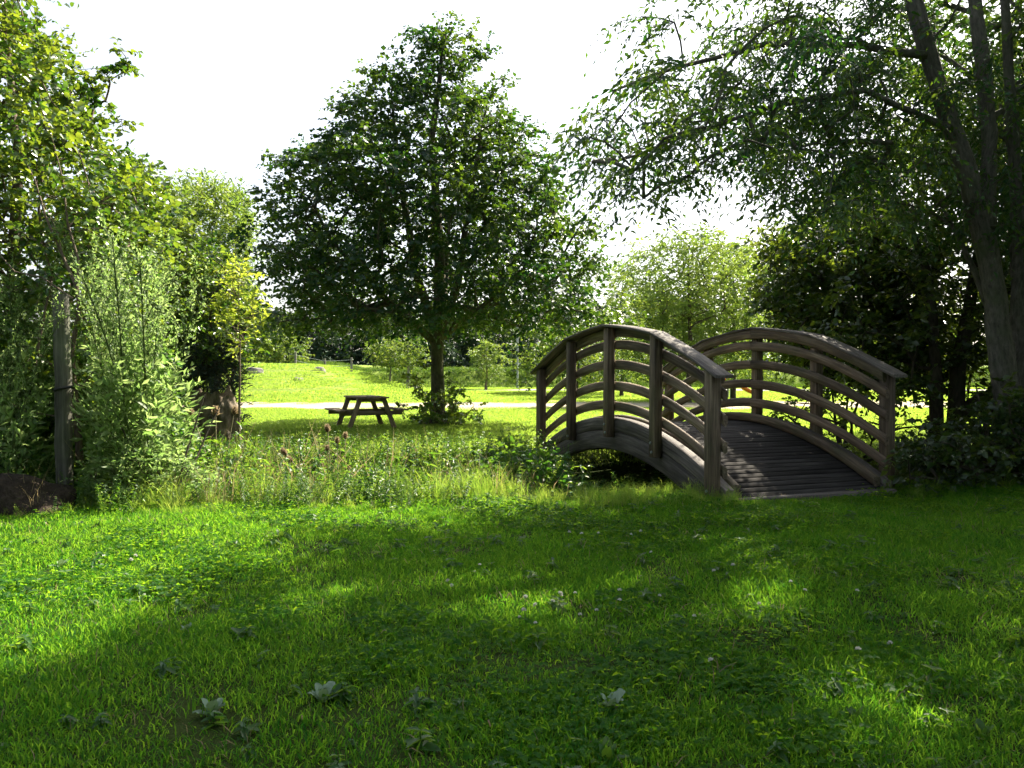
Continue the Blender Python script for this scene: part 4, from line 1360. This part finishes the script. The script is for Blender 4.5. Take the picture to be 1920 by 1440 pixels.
mullein(1146, 1352, 92, 1, "grey-green woolly mullein rosette, largest, near the bottom centre of the lawn")
mullein(392, 1356, 84, 2, "grey-green mullein rosette low in the shaded lawn at the left", n=7)
mullein(603, 1328, 88, 3, "mullein rosette with one upright leaf, second from the left in the shaded lawn", n=7)
mullein(1138, 1455, 100, 4, "dock plant with long leaves at the bottom edge below the largest mullein", "dock_plant", 'weed', 6, (0.6, 1.2), 0.3)
mullein(345, 1192, 38, 5, "small pale plantain rosette in the shaded lawn at the left", "plantain", 'mullein', 6, (0.4, 1.0), 0.35)
mullein(1065, 1428, 60, 6, "dock plant with one blade-like leaf left of the bottom centre dock", "dock_plant", 'weed', 5, (0.7, 1.3), 0.25)
mullein(525, 1022, 46, 7, "sunlit broad-leaved dock near the far edge of the lawn", "dock_plant", 'weed', 6, (0.5, 1.1), 0.35)
mullein(1610, 1345, 60, 8, "leafy dock rosette in the lawn right of the bottom centre", "dock_plant", 'weed', 7, (0.6, 1.2), 0.3)
mullein(1850, 1395, 80, 9, "broad dock rosette at the bottom right corner of the lawn", "dock_plant", 'weed', 8, (0.5, 1.2), 0.32)
mullein(110, 1060, 40, 10, "pale plantain in the sunlit lawn at the far left", "plantain", 'mullein', 6, (0.4, 1.0), 0.35)

# white clover heads
rng = np.random.default_rng(91)
fb = MB()
m_ = 70
v3 = nrm(rng.normal(size=(m_, 3)))
v3[:, 2] = np.abs(v3[:, 2]) - 0.25
leaf_cloud(fb, v3 * 0.004 + [0, 0, 0.085], v3 + [0, 0, .25], rng.normal(size=(m_, 3)), 0.011, 0.004, False, rng.uniform(0, 1, m_))
stb = MB()
tube(stb, [(0, 0, 0), (0.004, 0, 0.05), (0, 0, 0.085)], 0.0014, 4)
proto = tag(empty("clover_flower", (0, 0, 0)), "small white clover flower dotting the shaded lawn", "flower", "white clover flowers in the lawn")
stb.build("stem", M['stem'], proto)
fb.build("flower_head", M['petal'], proto)
spots = [(976, 1148), (986, 1142), (975, 1130), (987, 1113), (1045, 1104), (1048, 1108), (1075, 1100), (1086, 1140), (1120, 1137), (1165, 1103), (1160, 1118), (1232, 1112), (1201, 994), (1180, 998), (1122, 997), (1092, 1001), (1064, 998), (1380, 1068), (1490, 1092), (1510, 1104), (1610, 1108), (1680, 1195), (1305, 1150), (1350, 1075), (850, 1100), (845, 1092), (242, 1045), (238, 1052), (1620, 1210), (1350, 1240), (900, 1060), (1230, 1030), (1020, 1125), (1430, 1130), (1008, 1160), (1034, 1120)]
for k, (px, py) in enumerate(spots):
    d = (CAM_H - 0.09) * FPX / (py - 690)
    x = (px - 960) / FPX * d
    r = proto if k == 0 else copy_tree(proto)
    r.location = ground_at(x, d)
    r.scale = (rng.uniform(0.9, 1.25),) * 3
    r.rotation_euler = (rng.normal() * .15, rng.normal() * .15, rng.uniform(0, 6))


# ------------------------------------------------------------------ stuff: grass and weeds, scattered over the real ground
TUFTS = bpy.data.collections.new("tuft_library")


def tuft_obj(name, mbs, mat):
    return bpy.data.objects.new(name, mbs.mesh(name, mat))


def blades(rng, n, rad, hgt, wd, bend=0.5, spread_=0.35):
    b = MB()
    r = rad * np.sqrt(rng.uniform(0, 1, n))
    th = rng.uniform(0, 6.28, n)
    P = np.stack([r * np.cos(th), r * np.sin(th), np.full(n, -0.012)], -1)
    hh = hgt * rng.uniform(0.45, 1.15, n)
    az = rng.uniform(0, 6.28, n)
    out = np.stack([np.cos(az), np.sin(az), np.zeros(n)], -1)
    tl = np.abs(rng.normal(0, spread_, n))
    D0 = nrm(np.array([0, 0, 1.0]) + out * tl[:, None])
    bd = bend * rng.uniform(0.3, 1.3, n)
    M1 = P + D0 * (hh * 0.55)[:, None]
    T = M1 + nrm(D0 + out * bd[:, None] - np.array([0, 0, 0.35]) * bd[:, None]) * (hh * 0.5)[:, None]
    fa = rng.uniform(0, 6.28, n)
    sd = np.stack([np.cos(fa), np.sin(fa), np.zeros(n)], -1) * (wd * rng.uniform(0.7, 1.3, n) / 2)[:, None]
    V = np.stack([P - sd * .8, P + sd * .8, M1 + sd, M1 - sd, T], 1).reshape(-1, 3)
    k = np.arange(n)[:, None] * 5
    a = np.repeat(rng.uniform(0, 1, n), 5)
    b.add(V, k + np.array([[0, 1, 2, 3]]), a)
    b2 = k + np.array([[3, 2, 4]])
    b.F.append(b2)
    return b


def clover_tuft(rng, n, rad, hgt, s):
    b = MB()
    r = rad * np.sqrt(rng.uniform(0, 1, n))
    th = rng.uniform(0, 6.28, n)
    P = np.stack([r * np.cos(th), r * np.sin(th), hgt * rng.uniform(0.4, 1.1, n)], -1)
    nn = nrm(np.array([0, 0, 1.0]) + rng.normal(size=(n, 3)) * 0.35)
    for k in range(3):
        az = rng.uniform(0, 0.4, n) + k * 2.094
        D = np.stack([np.cos(az), np.sin(az), np.zeros(n)], -1) - nn * 0.1
        sz = s * rng.uniform(0.7, 1.2, n)
        leaf_cloud(b, P, D, nn, sz, sz * 0.95, True, rng.uniform(0, 1, n), fold=0.15)
    return b


def nettle(rng, hgt, leafL, pairs=9):
    b = MB()
    lean = rng.normal(size=2) * 0.12
    ts = np.linspace(0.1, 1, pairs)
    tube(b, [(0, 0, 0), (lean[0] * .4 * hgt, lean[1] * .4 * hgt, hgt * .5), (lean[0] * hgt, lean[1] * hgt, hgt)], [0.005, 0.004, 0.002], 4, 0.3, cap=False)
    for k, t in enumerate(ts):
        p = np.array([lean[0] * t * hgt, lean[1] * t * hgt, t * hgt])
        az = k * 1.57 + rng.normal() * 0.3
        n = 4
        A_ = az + np.array([0, 3.14, 1.57, 4.71]) + rng.normal(size=n) * 0.3
        D = np.stack([np.cos(A_), np.sin(A_), 0.1 + rng.normal(size=n) * 0.3], -1)
        L = leafL * (1.1 - 0.6 * t) * rng.uniform(0.7, 1.2, n)
        leaf_cloud(b, np.repeat(p[None], n, 0), D, np.array([0, 0, 1.0]) + rng.normal(size=(n, 3)) * 0.25, L, L * 0.5, True, rng.uniform(0, 1, n), curl=0.3)
    return b


def scatter(name, protos, pts, scl, idx, label, cat, tilt=0.12, seed=0):
    rng = np.random.default_rng(seed)
    n = len(pts)
    me = bpy.data.meshes.new(name)
    me.vertices.add(n)
    me.vertices.foreach_set("co", np.asarray(pts, np.float32).ravel())
    rot = np.stack([rng.normal(size=n) * tilt, rng.normal(size=n) * tilt, rng.uniform(0, 6.283, n)], -1)
    for nm, ty, fld, arr in (("rot", 'FLOAT_VECTOR', "vector", rot.astype(np.float32)), ("scl", 'FLOAT', "value", np.asarray(scl, np.float32)), ("idx", 'INT', "value", np.asarray(idx, np.int32))):
        at_ = me.attributes.new(nm, ty, 'POINT')
        at_.data.foreach_set(fld, arr.ravel())
    o = bpy.data.objects.new(name, me)
    COL.objects.link(o)
    coll = bpy.data.collections.new(name + "_tufts")
    for p_ in protos:
        coll.objects.link(p_)
    ng = bpy.data.node_groups.new(name, 'GeometryNodeTree')
    ng.interface.new_socket("Geometry", in_out='INPUT', socket_type='NodeSocketGeometry')
    ng.interface.new_socket("Geometry", in_out='OUTPUT', socket_type='NodeSocketGeometry')
    gi, go = ng.nodes.new("NodeGroupInput"), ng.nodes.new("NodeGroupOutput")
    m2p = ng.nodes.new("GeometryNodeMeshToPoints")
    ci = ng.nodes.new("GeometryNodeCollectionInfo")
    ci.inputs["Collection"].default_value = coll
    ci.inputs["Separate Children"].default_value = True
    ci.inputs["Reset Children"].default_value = True
    iop = ng.nodes.new("GeometryNodeInstanceOnPoints")
    iop.inputs["Pick Instance"].default_value = True
    L = ng.links
    L.new(gi.outputs[0], m2p.inputs[0])
    L.new(m2p.outputs[0], iop.inputs["Points"])
    L.new(ci.outputs[0], iop.inputs["Instance"])
    for nm, ty, sock in (("idx", 'INT', "Instance Index"), ("rot", 'FLOAT_VECTOR', "Rotation"), ("scl", 'FLOAT', "Scale")):
        na = ng.nodes.new("GeometryNodeInputNamedAttribute")
        na.data_type = ty
        na.inputs[0].default_value = nm
        L.new(na.outputs[0], iop.inputs[sock])
    L.new(iop.outputs[0], go.inputs[0])
    md = o.modifiers.new("scatter", 'NODES')
    md.node_group = ng
    return tag(o, label, cat, kind='stuff')


def wave(x, y, s=1.0, o=0.0):
    return (np.sin(x * 1.7 * s + 1.3 * np.sin(y * 1.1 * s + o)) + np.sin(y * 2.1 * s + 1.7 * np.sin(x * 0.9 * s + 2 + o)) + np.sin((x + y) * 3.3 * s + o)) / 3


def pts_in(rng, n, y0, y1, mx=0.70, pad=0.7, fn=None):
    y = np.sqrt(rng.uniform(y0 ** 2, y1 ** 2, n))
    x = rng.uniform(-1, 1, n) * (mx * y + pad)
    if fn is not None:
        k = fn(x, y)
        x, y = x[k], y[k]
    return np.stack([x, y, H(x, y)], -1)


rng = np.random.default_rng(101)
lawn_edge = lambda x, y: ditch_d(x, y) < -2.15 - 0.25 * wave(x, y, 0.7)
gt = [tuft_obj("grass_tuft", blades(np.random.default_rng(k), 470, 0.30, 0.050 + 0.012 * (k % 3), 0.0052, 0.9, 0.6), M['lawn']) for k in range(8)]
P = pts_in(rng, 2300, 2.4, 11.5, fn=lambda x, y: lawn_edge(x, y) & ~((x > 2.7) & (x < 5.0) & (y > 9.15 + 0.36 * (x - 2.7))))
sc = 0.8 + 0.25 * wave(P[:, 0], P[:, 1], 0.9, 2) ** 2 + rng.uniform(0, 0.4, len(P))
scatter("lawn_grass", gt, P, sc, rng.integers(0, 8, len(P)), "short green lawn grass covering the foreground", "grass", seed=1, tilt=0.03)
ct = [tuft_obj("clover_tuft", clover_tuft(np.random.default_rng(20 + k), 50, 0.22, 0.040 + 0.008 * k, 0.015 + 0.003 * k), M['clover']) for k in range(4)]
P = pts_in(rng, 2300, 2.4, 11.0, fn=lambda x, y: lawn_edge(x, y) & (wave(x, y, 0.8, 5) + rng.normal(size=len(x)) * 0.35 > 0.34))
scatter("clover_patches", ct, P, rng.uniform(0.8, 1.3, len(P)), rng.integers(0, 4, len(P)), "patches of clover leaves in the lawn", "clover", seed=2, tilt=0.04)
wt = [tuft_obj("lawn_weed", nettle(np.random.default_rng(40 + k), 0.06, 0.085, 3), M['weed']) for k in range(4)]
P = pts_in(rng, 1300, 2.5, 9.5, fn=lambda x, y: lawn_edge(x, y) & (wave(x, y, 0.6, 9) + rng.normal(size=len(x)) * 0.4 > 0.1))
scatter("lawn_weeds", wt, P, rng.uniform(0.4, 1.3, len(P)), rng.integers(0, 4, len(P)), "low broad-leaved weeds among the lawn grass", "weeds", seed=3)

sw = [tuft_obj("straw_blades", blades(np.random.default_rng(140 + k), 14, 0.25, 0.085, 0.004, 1.0, 0.8), M['drygrass']) for k in range(3)]
P = pts_in(rng, 700, 2.4, 10.5, fn=lawn_edge)
scatter("lawn_straw", sw, P, rng.uniform(0.7, 1.3, len(P)), rng.integers(0, 3, len(P)), "scattered dry straw blades in the lawn", "grass", seed=13)
# meadow beyond the ditch
mt = [tuft_obj("meadow_tuft", blades(np.random.default_rng(60 + k), 420, 0.75, 0.065, 0.012, 0.6, 0.4), M['meadow']) for k in range(4)]
P = pts_in(rng, 3600, 13.0, 36.0, fn=lambda x, y: (ditch_d(x, y) > 1.6) & ~((y > 29.3 + .03 * x + 0.9 * rng.uniform(0, 1, len(x)) ** 2) & (y < 34.7 + .05 * x - rng.uniform(0, 1, len(x)) ** 2)))
scatter("meadow_grass", mt, P, rng.uniform(0.85, 1.15, len(P)), rng.integers(0, 4, len(P)), "sunlit mown meadow grass beyond the ditch", "grass", seed=4, tilt=0.0)
mf = [tuft_obj("far_tuft", blades(np.random.default_rng(65 + k), 300, 1.3, 0.08, 0.03, 0.6, 0.4), M['meadow']) for k in range(3)]
P = pts_in(rng, 3600, 35.5, 60.5, fn=lambda x, y: (y > 35.5 + .05 * x) & ~((x > -3.5) & (y > 51.2) & (y < 55.6)))
scatter("far_meadow_grass", mf, P, rng.uniform(0.7, 1.3, len(P)), rng.integers(0, 3, len(P)), "sunlit grass of the far meadow and the mound", "grass", seed=5, tilt=0.0)
bk = [tuft_obj("bank_tuft", blades(np.random.default_rng(70 + k), 30, 0.35, 0.55, 0.03, 0.6, 0.3), M['bankgrass_shade']) for k in range(3)]
n = 11000
x, y = rng.uniform(-34, 44, n), rng.uniform(59.6, 69, n)
k = (x > -13) | (y > 61)
P = np.stack([x, y, H(x, y)], -1)[k]
scatter("bank_grass", bk, P, rng.uniform(0.35, 0.75, len(P)), rng.integers(0, 3, len(P)), "rough uncut grass on the long bank behind the meadow", "grass", seed=6)

# ditch banks
tg = [tuft_obj("tall_tuft", blades(np.random.default_rng(80 + k), 30, 0.12, 0.48, 0.007, 0.7, 0.25), M['tallgrass']) for k in range(4)]
dg = [tuft_obj("dry_tuft", blades(np.random.default_rng(85 + k), 12, 0.10, 0.62, 0.005, 0.5, 0.2), M['drygrass']) for k in range(3)]
nt_ = [tuft_obj("nettle", nettle(np.random.default_rng(90 + k), 0.62, 0.085, 10), M['weed']) for k in range(5)]


def bank_pts(n, a, b_, xmin, xmax):
    bx, dd_ = rng.uniform(xmin, xmax, n), rng.uniform(a, b_, n)
    t_ = dd_ + 0.16 * np.clip(-1.5 - bx, 0, 12)
    x = BC[0] + bx * BV[0] + t_ * BU[0]
    y = BC[1] + bx * BV[1] + t_ * BU[1]
    return np.stack([x, y, H(x, y)], -1), bx, dd_


def fit_h(P, bx, full, s_):
    lim = np.where(bx > -4.6, 0.02 + 0.10 * rng.uniform(size=len(P)), 0.30 + 0.40 * rng.uniform(size=len(P)))
    lim = np.where(bx > -3.0, lim - 0.16, lim)
    near = ditch_d(P[:, 0], P[:, 1]) < -0.9
    lim = np.where(near & (bx > -7.5), np.minimum(lim, np.where(bx > -5.2, 0.04, 0.14) + 0.30 * rng.uniform(size=len(P)) ** 1.5), lim)
    return np.minimum(s_, np.clip(lim - P[:, 2], 0.12, 2) / full)


def fine_weed(rng, hgt):
    b = MB()
    lean = rng.normal(size=2) * 0.2
    top = np.array([lean[0] * hgt, lean[1] * hgt, hgt])
    tube(b, [(0, 0, 0), top * [.35, .35, .5], top], [0.004, 0.003, 0.0015], 3, 0.5, cap=False)
    for k in range(16):
        t = rng.uniform(0.2, 1)
        az, el = rng.uniform(0, 6.28), rng.uniform(0.4, 1.1)
        d = np.array([math.cos(az) * math.cos(el), math.sin(az) * math.cos(el), math.sin(el)])
        L_ = hgt * rng.uniform(0.12, 0.28) * (1.15 - 0.6 * t)
        p = top * [t ** 1.5, t ** 1.5, t]
        tube(b, [p, p + d * L_], [0.002, 0.001], 3, 0.5, cap=False)
        m_ = 9
        leaf_cloud(b, p + d * (L_ * rng.uniform(0.2, 1, m_))[:, None], d * .6 + rng.normal(size=(m_, 3)) * 0.7, rng.normal(size=(m_, 3)), rng.uniform(0.012, 0.035, m_), 0.010, False, rng.uniform(0, 1, m_))
    return b


fw = [tuft_obj("fine_weed", fine_weed(np.random.default_rng(500 + k), 0.62), M['tallgrass'] if k % 2 else M['weed']) for k in range(5)]
def seg(n, d0, d1, b0, b1, thr=-9.0, off=0.0):
    P, bx, dd_ = bank_pts(n, d0, d1, b0, b1)
    k = wave(P[:, 0], P[:, 1], 1.0, off) + rng.normal(size=len(P)) * 0.25 > thr
    return P[k], bx[k]


def capped(P, lo, hi, full):
    """scale so that the plant tops out between lo and hi above the lawn level"""
    return np.clip(lo + (hi - lo) * rng.uniform(size=len(P)) - P[:, 2], 0.10, 1.4) / full


parts = [seg(1500, -2.7, -1.05, -11.5, -3.3, 0.0, 4), seg(900, -1.05, 1.2, -11.5, -6.4), seg(900, 1.1, 2.6, -11.5, -6.0, -0.2, 1), seg(260, 1.5, 2.6, -6.0, -1.6, 0.0, 2), seg(40, -1.0, 1.0, -6.4, -2.2)]
P = np.concatenate([p for p, _ in parts])
sc = np.concatenate([capped(parts[0][0], 0.10, 0.45, 0.5) * (0.30 + 0.70 * sm((ditch_d(parts[0][0][:, 0], parts[0][0][:, 1]) + 2.7 + 0.35 * wave(parts[0][0][:, 0], parts[0][0][:, 1], 1.6, 1)) / 0.9)), capped(parts[1][0], 0.1, 0.45, 0.5), capped(parts[2][0], 0.12, 0.40, 0.5), capped(parts[3][0], 0.10, 0.30, 0.5), capped(parts[4][0], 0.0, 0.3, 0.5)])
scatter("bank_tall_grass", tg, P, sc, rng.integers(0, 4, len(P)), "tall yellow-green grass along the ditch banks", "grass", seed=7, tilt=0.24)
P, bx = seg(190, -2.3, 2.0, -11.5, -2.6, 0.0, 3)
scatter("dry_bank_grass", dg, P, capped(P, 0.15, 0.55, 0.5), rng.integers(0, 3, len(P)), "dry brown seeding grass stalks along the ditch", "grass", seed=8, tilt=0.2)
parts = [seg(1300, -2.55, -1.1, -11.5, -3.4, 0.0, 7), seg(1500, -1.2, 1.2, -11.5, -6.3, -0.1, 7), seg(170, -1.1, 1.1, -6.4, -1.8), seg(2100, 1.0, 2.25, -11.5, -1.7, -0.35, 5)]
P = np.concatenate([p for p, _ in parts])
sc = np.concatenate([capped(parts[0][0], 0.06, 0.42, 0.62), capped(parts[1][0], 0.2, 0.75, 0.62), capped(parts[2][0], -0.25, 0.4, 0.62), capped(parts[3][0], 0.08, 0.48, 0.62)])
scatter("bank_nettles", fw + nt_, P, sc, np.where(rng.uniform(size=len(P)) < 0.45, rng.integers(0, 5, len(P)), rng.integers(5, 10, len(P))), "nettles and leafy weeds crowding the ditch", "weeds", seed=9, tilt=0.25)
# under and beside the bridge
P, bx, dd_ = bank_pts(1500, -2.2, 2.2, -3.6, 1.4)
k = ((bx < -1.45) & (dd_ > -1.5)) | (np.abs(dd_) < 1.1)
P = P[k]
scatter("bridge_nettles", nt_, P, fit_h(P, bx[k], 0.62, rng.uniform(0.7, 1.25, len(P))), rng.integers(0, 5, len(P)), "dark nettles under the arch of the footbridge", "weeds", seed=10, tilt=0.2)
P, bx, dd_ = bank_pts(700, -3.3, -2.3, -3.5, 5.0)
k = ~((bx > -1.15) & (bx < 1.15)) & (rng.uniform(size=len(P)) < 0.8)
P = P[k]
scatter("bridge_end_grass", tg, P, rng.uniform(0.2, 0.55, len(P)), rng.integers(0, 4, len(P)), "longer grass round the near end of the footbridge", "grass", seed=11)
